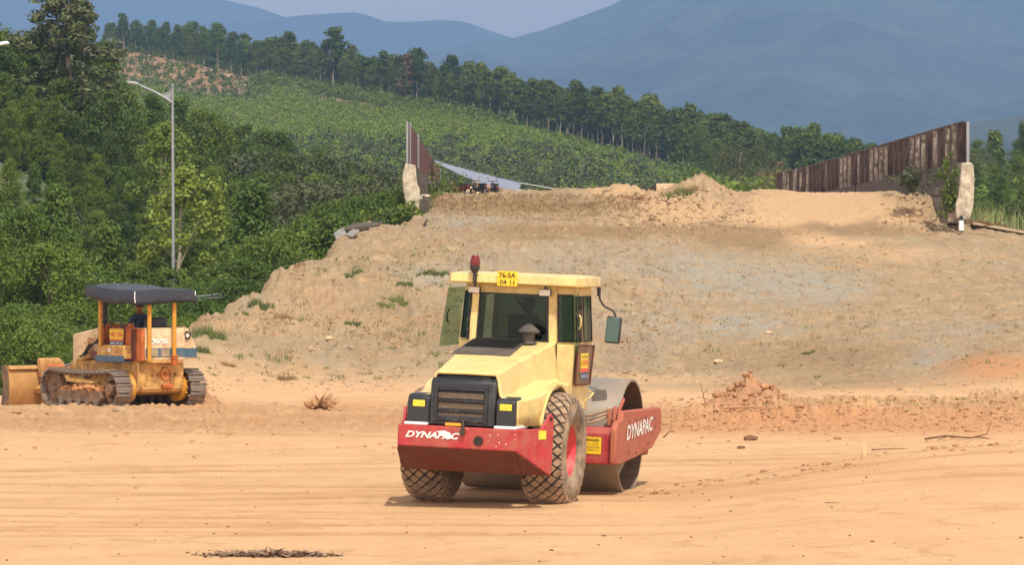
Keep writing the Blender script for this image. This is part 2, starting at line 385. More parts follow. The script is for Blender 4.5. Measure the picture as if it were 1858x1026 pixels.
Zp = np.apply_along_axis(lambda r: np.convolve(np.pad(r, 12, 'edge'), kk, 'valid'), 1, Z)
Z = Zp
X = (PX - CX) / F * D
def YI(z=None): return HY - ((Z if z is None else z) - CZ) * F / D
def G(cx, cy, sx, sy, y=None, pw=2):
    y = YI() if y is None else y
    return np.exp(-(np.abs((PX-cx)/sx)**pw + np.abs((y-cy)/sy)**pw))
y0 = YI()
# rising ground at the right front, berm, heaps
t = smooth01((PX - 1150) / 750); crest = 50 + 12*t
Z += t*.55*np.where(D < crest, smooth01((D-30)/(crest-30)), 1 - .85*smooth01((D-crest)/5))
onmound = smooth01((D - 93)/8) * smooth01((PX-300)/60) 
bz = smooth01((PX-1180)/80)*np.exp(-((D-76.5-1.5*np.sin(PX/120.))/2.0)**2)
berm_n = .7 + .9*fbm(X*.9, D*.9, 4, 3)
Z += .36*bz*berm_n*(1+.5*smooth01((PX-1700)/200))
Z += .10*np.exp(-(((X-4.55)/.6)**2 + ((D-77.5)/1.2)**2)) + .22*np.exp(-(((X-5.4)/1.0)**2 + ((D-77.2)/1.2)**2))   # heap at right
Z += .05*np.exp(-(((X+6.35)/.5)**2 + ((D-83.0)/1.0)**2))                                                          # heap by bulldozer
Z += .10*np.exp(-((D-79)/2.2)**2)*smooth01((1150-PX)/100)*(1+2*fbm(X*.7, D*.7, 4, 8))
# heaps on the crest
def heap(px, d, w, dep, h):
    global Z
    x = (px-CX)/F*d; Z = Z + h*np.exp(-(((X-x)/w)**2 + ((D-d)/dep)**2)**.85)
heap(1135, 158, .75, 1.3, .38); heap(1275, 158, 1.0, 1.6, .75); heap(1225, 154, 2.2, 3.5, .40); heap(1310, 152, 1.4, 3., .22)
heap(1672, 155, 1.0, 2.6, .75); heap(1640, 153, 1.3, 3., .25)
heap(1850, 98, 1.2, 4, .5)
# tracks and lumps
rough = np.clip(onmound*(.55+.45*smooth01((1450-PX)/300)), 0, 1)
n1 = fbm(X*.55, D*.30, 5, 11); n2 = fbm(X*2.2, D*1.3, 4, 21); n3 = fbm(X*6, D*3.2, 3, 31); n4 = fbm(X*14, D*7, 2, 37)
Z += rough*(.60*n1 + .34*n2 + .20*n3 + .11*n4)
disturbed = np.exp(-((D-76)/6.5)**4)
Z += disturbed*(.10*fbm(X*1.2, D*2.0, 4, 41) + .10*n3 + .06*n4)
Z += (1-rough)*(.05*fbm(X*.15, D*.5, 4, 51)) * smooth01(1 - (D-60)/60*0) 
flat = smooth01((86-D)/6)*(1-disturbed)
Z += flat*(.007*fbm(X*.25, D*2.6, 4, 61))
rut = np.zeros_like(Z)
rr_ = np.random.default_rng(77)
for k in range(26):
    dk = rr_.uniform(41, 84); sl_ = rr_.uniform(-.25, .45); cv = rr_.uniform(-.02, .02); xc = rr_.uniform(-9, 9); Ln = rr_.uniform(3, 9)
    for off in (0, 1.5):
        dd = D - (dk + off + sl_*(X-xc) + cv*(X-xc)**2 + .12*fbm(X*.8, X*0+k, 3, k)); en = np.exp(-((X-xc)/Ln)**4)
        rut += en*np.exp(-(dd/.17)**2); Z += en*(.014*np.exp(-(dd/.34)**2) - .042*np.exp(-(dd/.15)**2))*(.5+fbm(X*2, D*2, 3, 99)+.5)
rut = np.clip(rut, 0, 1)*smooth01((88-D)/4)
heapm = np.exp(-(((PX-1245)/115)**2+((D-154)/5)**2)) + np.exp(-(((PX-1665)/50)**2+((D-154)/4)**2)) + bz*.4
Z += heapm*(.20*n2+.34*n3+.22*n4) + disturbed*(.05*n3+.05*n4)
# gullies down the left face
Z -= rough*(.25+smooth01((900-PX)/200))*.07*np.exp(-(fbm(X*1.3, D*.12, 4, 71)/.035)**2)
y1 = YI()
# what the soil is made of, zone by zone
jit = 40*fbm(X*.8, D*.25, 5, 81, .6)
def Gj(cx, cy, sx, sy, pw=2):
    return np.exp(-(np.abs((PX+jit*2-cx)/sx)**pw + np.abs((y1+jit*.6-cy)/sy)**pw))
clay = np.clip(Gj(1550, 765, 420, 26, 4)*.9 + Gj(1820, 668, 95, 26)*1.3 + Gj(360, 725, 60, 16) + Gj(600, 738, 160, 10)*.5 + Gj(1355, 728, 75, 26)*.8 + Gj(1250, 890, 260, 25)*.35 + Gj(1600, 850, 300, 20)*.35 + Gj(580, 770, 500, 14)*.3, 0, 1)
grey = np.clip(Gj(1470, 520, 130, 32)*1.1 + Gj(1370, 590, 70, 22) + Gj(1680, 648, 70, 16)*1.2 + Gj(1290, 500, 120, 40)*.7 + Gj(800, 505, 90, 20)*.9 + Gj(830, 400, 90, 25)*.8 + Gj(1180, 600, 160, 60)*.6 + Gj(470, 570, 60, 40)*.25
               + Gj(1050, 470, 300, 40)*.55 + Gj(1750, 470, 150, 16)*.35 + Gj(1750, 600, 160, 30)*.5 + Gj(1000, 690, 500, 22)*.4, 0, 1)
pale = np.clip(Gj(1490, 378, 120, 34, 4)*1.4 + Gj(1432, 412, 62, 22)*1.1 + Gj(1505, 438, 70, 13)*1.0 + Gj(1640, 462, 130, 14)*.6 + Gj(1250, 385, 110, 45)*.9 + Gj(1130, 355, 60, 20) + Gj(1650, 385, 70, 30)*.7 + Gj(560, 560, 200, 80)*.35 + Gj(460, 720, 200, 12)*.8 + Gj(1220, 690, 260, 14)*.9 + Gj(1250, 720, 220, 12)*.6, 0, 1)
brown = np.clip(Gj(1545, 412, 70, 9)*1.3 + Gj(1360, 428, 60, 16)*1.1 + Gj(1000, 610, 260, 60)*.25 + Gj(700, 560, 90, 60)*.35 + Gj(1180, 420, 260, 12)*1.0 + Gj(1340, 440, 90, 22)*.7 + Gj(980, 420, 160, 14)*.6 + Gj(930, 372, 200, 16)*1.1 + Gj(1600, 420, 90, 10)*.6 + Gj(1480, 650, 200, 34)*.7 + Gj(700, 405, 90, 8)*.9 + Gj(1560, 700, 330, 14)*.5, 0, 1)
mound = smooth01((D-90)/8)
dry = np.clip(disturbed*.9, 0, 1)
nr, nc = PX.shape
idx = np.arange(nr*nc).reshape(nr, nc)
F4 = np.stack([idx[:-1, :-1], idx[:-1, 1:], idx[1:, 1:], idx[1:, :-1]], -1).reshape(-1, 4)
gm = NT('construction_site_soil')
P = gm.obj()
big = gm.noise(.22, 6, .6); med = gm.noise(1.6, 8, .62); fine_ = gm.noise(9, 8, .7); grit = gm.noise(38, 5, .75)
stk = gm.noise(.9, 8, .66, stretch=(.7, .45, 1)); stk2 = gm.noise(1.0, 9, .72, stretch=(.6, .40, 1), dist=.5)
c = gm.mix(gm.ramp(stk, .3, .72), (.525, .315, .148), (.635, .395, .205))
c = gm.mix(gm.ramp(stk2, .52, .74, 0, .75), c, (.47, .27, .125))
c = gm.mix(gm.ramp(big, .45, .7, 0, .5), c, (.61, .39, .21))
mc = gm.mix(gm.ramp(med, .34, .66), (.315, .225, .130), (.50, .365, .212))
mc = gm.mix(gm.ramp(gm.noise(.5, 7, .65), .46, .60, 0, .85), mc, (.43, .29, .150))
mc = gm.mix(gm.ramp(fine_, .53, .62, 0, .75), mc, (.24, .17, .105))
mc = gm.mix(gm.ramp(gm.noise(.33, 8, .7), .47, .58, 0, .7), mc, (.33, .265, .17))
mc = gm.mix(gm.ramp(gm.noise(.9, 8, .7, stretch=(.5, 1.6, 1)), .52, .60, 0, .6), mc, (.30, .225, .135))
mc = gm.mix(gm.ramp(gm.noise(1.1, 8, .7, stretch=(1.6, .13, 1), dist=.6), .50, .60, 0, .55), mc, (.29, .20, .115))
mc = gm.mix(gm.ramp(gm.noise(3.2, 9, .75), .55, .66, 0, .7), mc, (.25, .18, .11))
c = gm.mix(gm.attr('mound'), c, mc)
c = gm.mix(gm.math('MULTIPLY', gm.attr('dry'), gm.ramp(med, .35, .60)), c, (.40, .245, .12))
c = gm.mix(gm.math('MULTIPLY', gm.attr('dry'), gm.ramp(fine_, .54, .62, 0, .8)), c, (.27, .165, .085))
c = gm.mix(gm.ramp(gm.noise(1.6, 9, .74, stretch=(.6, .5, 1), dist=.8), .54, .63, 0, .6), c, (.42, .235, .105))
c = gm.mix(gm.math('MULTIPLY', gm.attr('rut'), gm.ramp(gm.noise(2.2, 6, .7), .30, .5)), c, (.41, .23, .105))
c = gm.mix(gm.math('MULTIPLY', gm.ramp(gm.noise(5, 5, .7, stretch=(.5, 1.6, 1)), .62, .67), gm.ramp(gm.attr('mound'), 0, 1, .6, 0)), c, (.33, .20, .10))
c = gm.mix(gm.ramp(gm.math('MULTIPLY', gm.attr('grey'), gm.ramp(gm.noise(1.5, 9, .72), .38, .62, .15, 1.35)), .15, .80, 0, .85), c, gm.mix(gm.ramp(fine_, .4, .6), (.27, .25, .195), (.385, .355, .285)))
c = gm.mix(gm.ramp(gm.math('MULTIPLY', gm.attr('clay'), gm.ramp(med, .2, .8, .5, 1.3)), .1, .8, 0, .95), c, (.50, .255, .115))
c = gm.mix(gm.ramp(gm.math('MULTIPLY', gm.attr('pale'), gm.ramp(big, .2, .8, .7, 1.2)), .1, .9, 0, .9), c, (.575, .37, .195))
c = gm.mix(gm.ramp(gm.math('MULTIPLY', gm.attr('brown'), gm.ramp(fine_, .3, .7, .3, 1.4)), .1, .8, 0, .85), c, (.27, .175, .09))
c = gm.mix(gm.math('MULTIPLY', gm.ramp(grit, .56, .66, 0, .6), gm.ramp(gm.attr('mound'), 0, 1, .35, 1)), c, (.26, .18, .11))
nb = gm.bump(grit, .35, .02); nb = gm.bump(fine_, .45, .06, nb); nb_ = gm.node('ShaderNodeBump'); gm.l.new(gm.noise(4.5, 9, .75), nb_.inputs['Height']); nb_.inputs['Distance'].default_value = .07; gm.l.new(gm.ramp(gm.attr('mound'), 0, 1, .10, .55), nb_.inputs['Strength']); gm.l.new(nb, nb_.inputs['Normal']); nb = nb_.outputs[0]; nb = gm.bump(stk2, .3, .06, nb)
gm.out(c, .95, 0, nb, spec=.15)
ground = np_mesh('ground', np.stack([X, D, Z], -1).reshape(-1, 3), F4, gm.m, smooth=True,
                 attrs=dict(clay=clay, grey=grey, pale=pale, brown=brown, mound=mound, dry=dry, rut=rut))
tag(ground, kind='structure')

def gz_at(x, dd):                                         # ground height under a world point
    px = CX + x*F/dd
    i = np.clip(np.searchsorted(gd, dd)-1, 0, len(gd)-2); j = np.clip(np.searchsorted(gpx, px)-1, 0, len(gpx)-2)
    a = (dd-gd[i])/(gd[i+1]-gd[i]); b = (px-gpx[j])/(gpx[j+1]-gpx[j])
    return (Z[i, j]*(1-b)+Z[i, j+1]*b)*(1-a) + (Z[i+1, j]*(1-b)+Z[i+1, j+1]*b)*a
def ground_hit(px, py):                                   # where the line of sight first meets the ground
    j = int(np.clip(np.searchsorted(gpx, px), 1, len(gpx)-1)); col = y1[:, j]
    k = np.argmax(col <= py)
    if col[k] > py: k = len(gd)-1
    k = max(k, 1); a = (col[k-1]-py)/max(1e-6, col[k-1]-col[k]); dd = gd[k-1]+(gd[k]-gd[k-1])*min(max(a, 0), 1)
    x = (px-CX)/F*dd; return Vector((x, dd, float(gz_at(x, dd))))

# the wide plain under everything, out to the horizon
pm = NT('plain_soil'); pc = pm.mix(pm.ramp(pm.noise(.01, 5), .4, .6), (.05, .075, .03), (.12, .12, .06)); pm.out(pc, .95)
n = 48; vs = [(0, 0, -6)]; 
for r_ in (600, 2500, 6000, 11000):
    for k in range(n): vs.append((r_*math.cos(2*math.pi*k/n), 5800*(r_/11000)+r_*math.sin(2*math.pi*k/n), -6))
fs = [(0, 1+k, 1+(k+1) % n) for k in range(n)]
b_ = MB(); b_.add(vs, fs)
for q in range(3):
    b_.f += [(1+q*n+k, 1+(q+1)*n+k, 1+(q+1)*n+(k+1) % n, 1+q*n+(k+1) % n) for k in range(n)]; b_.mi += [0]*n
tag(b_.build('plain', pm.m, smooth=0), kind='structure')

# ---------------------------------------------------------------- wooded hillside behind
RID = [(-3000, 60, 900), (-400, 60, 1000), (0, 75, 1050), (200, 84, 1000), (350, 112, 930), (480, 145, 880), (600, 165, 830), (720, 190, 780), (850, 212, 740), (1000, 245, 700), (1130, 280, 670),
       (1200, 302, 650), (1300, 330, 620), (1450, 352, 560), (1600, 380, 520), (1700, 395, 460), (1760, 352, 430), (1858, 330, 400), (2200, 300, 400), (6000, 330, 400)]
KN = [(-3000, 16), (-400, 11.5), (0, 8.6), (100, 7.2), (200, 4.4), (300, 2.2), (400, 1.2), (500, -.2), (650, -2), (6000, -2.)]
def Hz(px, d):
    px = np.asarray(px, float); d = np.asarray(d, float)
    rp = np.interp(px, [r[0] for r in RID], [r[2] for r in RID]); ry = np.interp(px, [r[0] for r in RID], [r[1] for r in RID])
    rz = CZ + (HY-ry)/F*rp
    kn = np.interp(px, [k[0] for k in KN], [k[1] for k in KN])
    s = np.clip((d-300)/(rp-300), 0, 1)
    yf = np.where(px > 1650, 415, 402)
    zf = CZ + (HY-yf)/F*300*1.0
    up = CZ + ((HY-yf)*(1-s) + (HY-ry)*s)/F*d
    up = np.where(d > rp, rz - (d-rp)*.10, up)
    a = np.where(d < 150, -2.2, -2.2+(kn+2.2)*smooth01((d-150)/70))
    a = np.where(d > 225, kn + (CZ+(HY-yf)/F*300 - kn)*smooth01((d-225)/75), a)
    z = np.where(d > 300, up, a)
    return np.maximum(z, -5.9) + .6*fbm((px-CX)/F*d*.05, d*.05, 3, 5)*smooth01((d-250)/200)
hpx = np.concatenate([np.linspace(-3000, -80, 40), np.linspace(-60, 1920, 260), np.linspace(1960, 6000, 40)])
hd = np.concatenate([np.linspace(106, 300, 50), np.linspace(306, 1150, 150), np.linspace(1180, 2400, 12)])
HP, HD = np.meshgrid(hpx, hd); HZ = Hz(HP, HD); HX = (HP-CX)/F*HD
hy = HY-(HZ-CZ)*F/HD
hj = 10*fbm(HX*.05, HD*.02, 4, 91)
bare = np.clip(1.3*np.exp(-(((HP-300)/150)**4+((hy-hj*2-(100+.19*(HP-200)))/34)**4)) + 1.2*np.exp(-(((HP-640)/75)**4+((hy-hj-(172+.17*(HP-560)))/7)**2))
               + .5*np.exp(-(((HP-900)/160)**2+((hy-hj-300)/22)**2)) + 1.2*np.exp(-((HP-1560)/40)**2-((hy-330)/10)**2), 0, 1)
hm = NT('hillside_soil')
hc = hm.mix(hm.ramp(hm.noise(.12, 6), .35, .65), (.055, .085, .03), (.11, .12, .05))
hb = hm.mix(hm.ramp(hm.noise(.25, 7, .7), .4, .6), (.40, .185, .085), (.23, .17, .085))
hm.out(hm.mix(hm.attr('bare'), hc, hb), .95, 0, hm.bump(hm.noise(.6, 6), .6, .5))
hi = np.arange(HP.size).reshape(HP.shape)
HF = np.stack([hi[:-1, :-1], hi[:-1, 1:], hi[1:, 1:], hi[1:, :-1]], -1).reshape(-1, 4)
tag(np_mesh('hillside', np.stack([HX, HD, HZ], -1).reshape(-1, 3), HF, hm.m, smooth=True, attrs=dict(bare=bare)), kind='structure')

# ---------------------------------------------------------------- far mountains
mm = NT('forested_mountain')
mc_ = mm.mix(mm.ramp(mm.noise(.0034, 12, .74), .38, .62), (.006, .016, .010), (.13, .16, .07))
mc_ = mm.mix(mm.ramp(mm.noise(.02, 6, .7), .55, .72, 0, .6), mc_, (.13, .12, .07))
mm.out(mc_, .95, 0, mm.bump(mm.noise(.013, 9, .75), .9, 40))
def mountain(name, sky_, dc, df, amp, seed, ybase=440, px0=-2500, px1=4500, n=520, m=90):
    px = np.linspace(px0, px1, n); t = np.linspace(0, 1.12, m); P_, T = np.meshgrid(px, t)
    yc = np.interp(P_, [s[0] for s in sky_], [s[1] for s in sky_]) + 5*fbm(P_/60., P_*0, 4, seed)
    DD = df + (dc-df)*T
    zc = CZ + (HY-yc)/F*dc; zb = CZ+(HY-ybase)/F*df
    XX = (P_-CX)/F*DD
    s = np.where(T <= 1, T**1.15, 1-(T-1)*.8)
    rg = 1-2*np.abs(fbm(XX/900.+seed, DD/2300., 5, seed, .55))
    rg2 = 1-2*np.abs(fbm(XX/260., DD/650., 5, seed+5, .6))
    ZZ = zb+(zc-zb)*s + amp*((rg-.8)*1.9+(rg2-.8)*.8)*np.sin(np.pi*np.clip(T, 0, 1))**.8
    ii = np.arange(P_.size).reshape(P_.shape)
    ff = np.stack([ii[:-1, :-1], ii[:-1, 1:], ii[1:, 1:], ii[1:, :-1]], -1).reshape(-1, 4)
    tag(np_mesh(name, np.stack([XX, DD, ZZ], -1).reshape(-1, 3), ff, mm.m, smooth=True), kind='structure')
mountain('mountain', [(-2500, 130), (600, 130), (760, 100), (840, 78), (900, 70), (935, 66), (980, 54), (1040, 32), (1120, 2), (1180, -40), (1300, -90), (1500, -130), (1858, -110), (2600, -40), (4500, 40)], 9000, 4200, 120, 3)
mountain('mountain', [(-2500, -40), (0, -45), (250, -40), (380, -12), (415, 0), (470, 12), (520, 30), (640, 42), (760, 60), (900, 90), (1200, 120), (4500, 130)], 14500, 10500, 100, 13, 330)
mountain('mountain', [(-2500, 60), (200, 50), (400, 40), (500, 32), (560, 25), (600, 22), (650, 19), (700, 38), (740, 38), (800, 33), (850, 40), (900, 57), (935, 68), (1000, 90), (1400, 120), (4500, 130)], 12000, 9300, 90, 23, 330)
mountain('hill', [(-2500, 430), (1500, 420), (1650, 290), (1720, 232), (1800, 215), (1858, 205), (2100, 180), (3000, 160), (4500, 200)], 3300, 2000, 18, 33, 440)

# ---------------------------------------------------------------- haze
hz = MB(); hz.bx(-16000, 16000, -60, 17000, -9, 1250)
hzm = bpy.data.materials.new('haze'); hzm.use_nodes = True; ht = hzm.node_tree; ht.nodes.remove(ht.nodes['Principled BSDF'])
pv = ht.nodes.new('ShaderNodeVolumePrincipled'); pv.inputs['Color'].default_value = (.265, .44, .73, 1); pv.inputs['Density'].default_value = .00019
pv.inputs['Anisotropy'].default_value = 0.0
ht.links.new(pv.outputs[0], ht.nodes['Material Output'].inputs['Volume'])
haze = hz.build('haze', hzm, smooth=0); tag(haze, kind='stuff', label='pale blue haze over the far mountains')
# ---------------------------------------------------------------- foliage
def leaves(rng, cen, rad, n, size, up=.35, asp=1.9, flat=.75, low=None):
    """cen (k,3), rad (k,): n leaves per cluster as folded rhombic leaf sprays"""
    k = len(cen); N = k*n
    dv = rng.normal(size=(N, 3)); dv /= np.linalg.norm(dv, axis=1)[:, None]
    rr = rng.random(N)**.45
    c = np.repeat(cen, n, 0); r = np.repeat(rad, n)
    p = c + dv*(rr*r)[:, None]*np.array([1, 1, flat])
    nrm = dv*.9 + rng.normal(size=(N, 3))*.55; nrm[:, 2] += up; nrm /= np.linalg.norm(nrm, axis=1)[:, None]
    t = rng.normal(size=(N, 3)); t -= nrm*(t*nrm).sum(1)[:, None]; t /= np.linalg.norm(t, axis=1)[:, None]
    b = np.cross(nrm, t); s = size*(.6+.8*rng.random(N))[:, None]
    v = np.stack([p-t*s*asp/2, p+b*s/2-nrm*s*.12, p+t*s*asp/2, p-b*s/2-nrm*s*.12], 1).reshape(-1, 3)
    f = np.arange(N*4).reshape(-1, 4)
    return v, f
def merge(parts):
    V = []; Fc = []; n = 0
    for v, f in parts: V.append(v); Fc.append(f+n); n += len(v)
    return np.concatenate(V), np.concatenate(Fc)
def quad_tube(pts, r, n=5):
    b = MB(); b.tube(pts, r, n, caps=False); return np.array(b.v), np.array(b.f)
def crown_pts(rng, h0, h1, rad, k, shape='round', irr=.35):
    """cluster centres filling the outer part of a crown between heights h0 and h1"""
    t = rng.random(k)**.85
    if shape == 'round': pr = np.sqrt(np.clip(1-(2*t-1)**2, .05, 1))
    elif shape == 'cone': pr = np.clip(1.08-t, .12, 1)**.8
    elif shape == 'vase': pr = .35+.75*np.sin(np.pi*np.clip(t*.8+.1, 0, 1))*t**.3
    else: pr = np.clip(np.sin(np.pi*(t*.85+.12)), .15, 1)**.7
    a = rng.random(k)*2*np.pi
    lob = 1+irr*np.sin(a*3+rng.random()*6)*.6+irr*(rng.random(k)-.5)
    q = (.55+.45*rng.random(k)**.5)*pr*rad*lob
    return np.stack([np.cos(a)*q, np.sin(a)*q, h0+(h1-h0)*t], 1)
TREES = {}
def tree_kind(key, name, h, h0, rad, k, n, size, leafm, barkm, seed, crad=.9, shape='round', tr=.14, lean=.3, limbs=7, up=.35, asp=1.9, irr=.35, bare=0):
    rng = np.random.default_rng(seed)
    c = crown_pts(rng, h0, h, rad, k, shape, irr)
    lx, ly = rng.normal()*lean, rng.normal()*lean
    c[:, 0] += lx*c[:, 2]/h; c[:, 1] += ly*c[:, 2]/h
    v, f = leaves(rng, c, crad*(.6+.8*rng.random(k)), n, size, up, asp)
    crown = np_mesh(name+'_crown', v, f, leafm, 'mesh')
    tp = [(lx*s*s+.1*rng.normal()*s, ly*s*s+.1*rng.normal()*s, h*.93*s) for s in np.linspace(0, 1, 8)]
    parts = [quad_tube([(a[0], a[1], a[2]-.4 if i == 0 else a[2]) for i, a in enumerate(tp)], [tr*(1.15-.95*s)+.012 for s in np.linspace(0, 1, 8)], 7)]
    for i in range(limbs+bare):
        ci = c[rng.integers(k)]; z0 = max(h0*.55, ci[2]-rad*.9-h*.05); s = min(1, z0/(h*.93)); a = Vector((lx*s*s, ly*s*s, z0)); b = Vector(ci)
        if i >= limbs: b = b*1.0 + Vector((b.x-a.x, b.y-a.y, abs(rng.normal())*.6))*.5
        m_ = (a+b)/2 + Vector((rng.normal()*.15, rng.normal()*.15, -.12*(b-a).length))
        parts.append(quad_tube([a, m_, b], [tr*.42, tr*.26, tr*.06], 5))
    v, f = merge(parts); trunk = np_mesh(name+'_trunk', v, f, barkm, 'mesh', smooth=True)
    TREES[key] = (name, crown, trunk)
def plant(key, x, y, z, s, rz, label, cat, group=None, sz=None, trunk=True, name=None):
    nm, cr, tk = TREES[key]
    e = empty(name or nm, (x, y, z), (0, 0, rz), label, cat, group); e.scale = (s, s, sz or s)
    o = bpy.data.objects.new('crown', cr); link(o, e)
    if trunk: o = bpy.data.objects.new('trunk', tk); link(o, e)
    return e
# kinds
for i in range(3):
    tree_kind('pl%d' % i, 'plantation_tree', 10, 3.8, 1.3, 56, 46, .25, M['leafP'], M['bark'], 100+i, crad=.72, shape=['oval', 'cone', 'oval'][i], tr=.11, lean=.35, limbs=8, up=.6, irr=.6)
tree_kind('pls', 'plantation_tree', 10, 1.2, 1.7, 70, 46, .24, M['leafA'], M['bark'], 110, crad=.85, shape='cone', tr=.11, limbs=8, up=.6)
for i in range(4):
    tree_kind('ac%d' % i, 'acacia_tree', 12, 2.0, 1.75, 110, 150, .105, [M['leafA'], M['leafB'], M['leafA'], M['leafD']][i], M['barkd'], 120+i, crad=.72, shape=['oval', 'oval', 'cone', 'cone'][i], lean=.6, up=.6, irr=.7)
tree_kind('br0', 'broadleaf_tree', 11, 1.6, 2.1, 105, 105, .14, M['leafD'], M['barkd'], 130, crad=.75, up=.5, asp=1.6, irr=.5)
tree_kind('br1', 'broadleaf_tree', 10, 1.2, 1.9, 100, 105, .12, M['leafB'], M['barkd'], 131, crad=.7, up=.5, asp=1.8, irr=.5)
tree_kind('yg', 'yellow_green_tree', 9, 3.4, 1.35, 70, 80, .11, M['leafY'], M['bark'], 132, crad=.46, up=.5, irr=.8)
tree_kind('og', 'olive_tree', 8, .9, 3.2, 90, 90, .12, M['leafO'], M['bark'], 133, crad=.75, shape='vase', irr=.6, limbs=14, bare=5, tr=.10)
tree_kind('gg', 'sparse_tree', 9, 2, 3.2, 80, 80, .12, M['leafG'], M['bark'], 134, crad=.7, shape='vase', irr=.7, limbs=12, bare=7, tr=.10)
tree_kind('bam', 'feathery_tree', 9, .8, 1.45, 90, 110, .09, M['leafF'], M['barkd'], 135, crad=.5, shape='cone', up=.8, asp=2.8, irr=.5)
tree_kind('euc', 'eucalyptus_tree', 15, 4.0, 2.1, 190, 80, .15, M['leafG'], M['bark'], 136, crad=.62, shape='oval', irr=.9, limbs=18, tr=.17, asp=2.4)
tree_kind('dead', 'dead_tree', 10, 3, 1.6, 34, 30, .32, M['leafR'], M['bark'], 137, crad=.8, shape='oval', limbs=14, tr=.12)
for i in range(2):
    tree_kind('nb%d' % i, 'leafy_shrub', 4.6, .2, 2.0, 160, 130, .050, [M['leafB'], M['leafC']][i], M['barkd'], 140+i, crad=.5, up=.7, asp=2.6, irr=.5, tr=.06, limbs=12)
rnd = random.Random(5)
def hz_at(px, d): return float(Hz(px, d))
def tree_at(key, px, d, h, label, cat='tree', group=None, base=None, name=None, dz=0):
    h0 = TREEH[key]; x = (px-CX)/F*d; z = hz_at(px, d) if base is None else base
    s = h/h0
    return plant(key, x, d, z-.15+dz, s*rnd.uniform(.92, 1.12), rnd.uniform(0, 6.28), label, cat, group, sz=s, name=name)
TREEH = dict(pl0=10, pl1=10, pl2=10, pls=10, ac0=12, ac1=12, ac2=12, ac3=12, br0=11, br1=10, yg=9, og=8, gg=9, bam=9, euc=15, dead=10, nb0=4.6, nb1=4.6)
def top2h(px, d, ytop): return CZ + (HY-ytop)/F*d - hz_at(px, d)

# plantation belt on the ridge: tall thin trunks under dark crowns
RT = [(200, 38), (400, 55), (500, 72), (600, 88), (720, 104), (800, 118), (1000, 152), (1200, 192), (1300, 215), (1400, 238), (1500, 252), (1600, 275)]
GL = 'tall slim plantation tree with dark crown and pale trunk in the ridge belt'
for row in range(4):
    px = 196 + row*9
    while px < 1600:
        rp = float(np.interp(px, [r[0] for r in RID], [r[2] for r in RID])); d = rp + row*7 - 3 + rnd.uniform(-2, 2)
        yt = float(np.interp(px, [r[0] for r in RT], [r[1] for r in RT])) + rnd.gauss(4, 11)
        h = top2h(px, d, yt)
        if px < 480: key = rnd.choice(['pls', 'pl0', 'pls'])
        elif px < 1230: key = rnd.choice(['pl0', 'pl1', 'pl2'])
        else: key = rnd.choice(['pl0', 'pl1', 'pls', 'pls'])
        if not (722 < px < 752 and row < 1):
            tree_at(key, px, d, max(3, h*(1 if row == 0 else rnd.uniform(.90, 1.06))), GL, 'tree', 'plantation trees along the ridge').scale[0] *= rnd.uniform(.85, 1.5)
        px += rnd.uniform(15, 25) * (1.0 if px > 460 else 1.25)
tree_at('dead', 738, 768, top2h(738, 768, 100), 'reddish brown dying tree standing out in the green ridge belt')
tree_at('dead', 1318, 612, 5.5, 'low brown-tinged tree at the foot of the dark ridge belt')
# right hand flank: bushy forest with foot nearer to us
for row, (d0, off) in enumerate(((585, 0), (520, 10), (455, 5), (400, 0))):
    px = 1240 + row*38
    while px < 1700:
        yt = float(np.interp(px, [1200, 1300, 1400, 1500, 1600, 1700], [205, 226, 242, 254, 276, 300])) + 14 + row*26 + rnd.gauss(0, 7)
        tree_at(rnd.choice(['pls', 'ac0', 'ac2', 'pls']), px, d0+rnd.uniform(-8, 8), max(3.5, top2h(px, d0, yt)), 'bushy green tree in the wood right of the ridge belt', 'tree', 'bushy trees behind the right fence')
        px += rnd.uniform(22, 36)
tree_at('og', 1338, 330, top2h(1338, 330, 264), 'olive green rounded tree just behind the crest in front of the dark wood')
for row, d0 in enumerate((430, 375, 325, 280, 245)):
    px = 1700 + row*6
    while px < 1990:
        yt = 246 - (px-1760)*.10 + row*27 + rnd.gauss(0, 7) + (20 if px < 1770 else 0)
        tree_at(rnd.choice(['ac0', 'ac1', 'pls', 'ac2', 'gg'] if row < 3 else ['ac0', 'ac2', 'bam', 'br1']), px, d0+rnd.uniform(-8, 8), max(3, top2h(px, d0, yt)), 'green tree on the wooded slope beyond the right pillar', 'tree', 'trees beyond the right pillar')
        px += rnd.uniform(26, 40) * (1 if row < 3 else 1.5)
# left forest on the knoll, from the skyline down to the road
SK = [(-300, -90), (-100, -30), (0, 22), (60, 60), (150, 100), (200, 96), (240, 150), (300, 178), (380, 190), (470, 228), (560, 268), (640, 300), (700, 330), (760, 340)]
LB = 'dense green tree in the wooded knoll behind the lamp post'
for row, (d0, frac) in enumerate(((262, 0), (246, .13), (232, .24), (218, .36), (204, .48), (190, .58), (176, .70), (162, .82), (150, .93))):
    px = -330 + (row % 2)*22
    while px < 745:
        sk = float(np.interp(px, [s[0] for s in SK], [s[1] for s in SK])); bot = float(np.interp(px, [0, 300, 450, 600, 760], [470, 520, 470, 400, 370]))
        yt = sk + (bot-sk)*frac + rnd.gauss(0, 9)
        d = d0 + rnd.uniform(-5, 5); h = top2h(px, d, yt)
        if 480 < px < 760 and frac < .6 and rnd.random() < .45: key = rnd.choice(['gg', 'og']); lab, grp = 'grey-green sparse tree with bare pale branches left of the rusty fence', 'sparse grey-green trees left of the fence'
        else: key = rnd.choice(['ac0', 'ac1', 'ac2', 'ac3', 'ac3', 'br0'] + (['br1', 'bam'] if row > 4 else [])); lab, grp = LB, 'trees of the wooded knoll'
        if 2.2 < h:
            tree_at(key, px, d, min(h, 16), lab, 'tree', grp)
        px += rnd.uniform(33, 50)
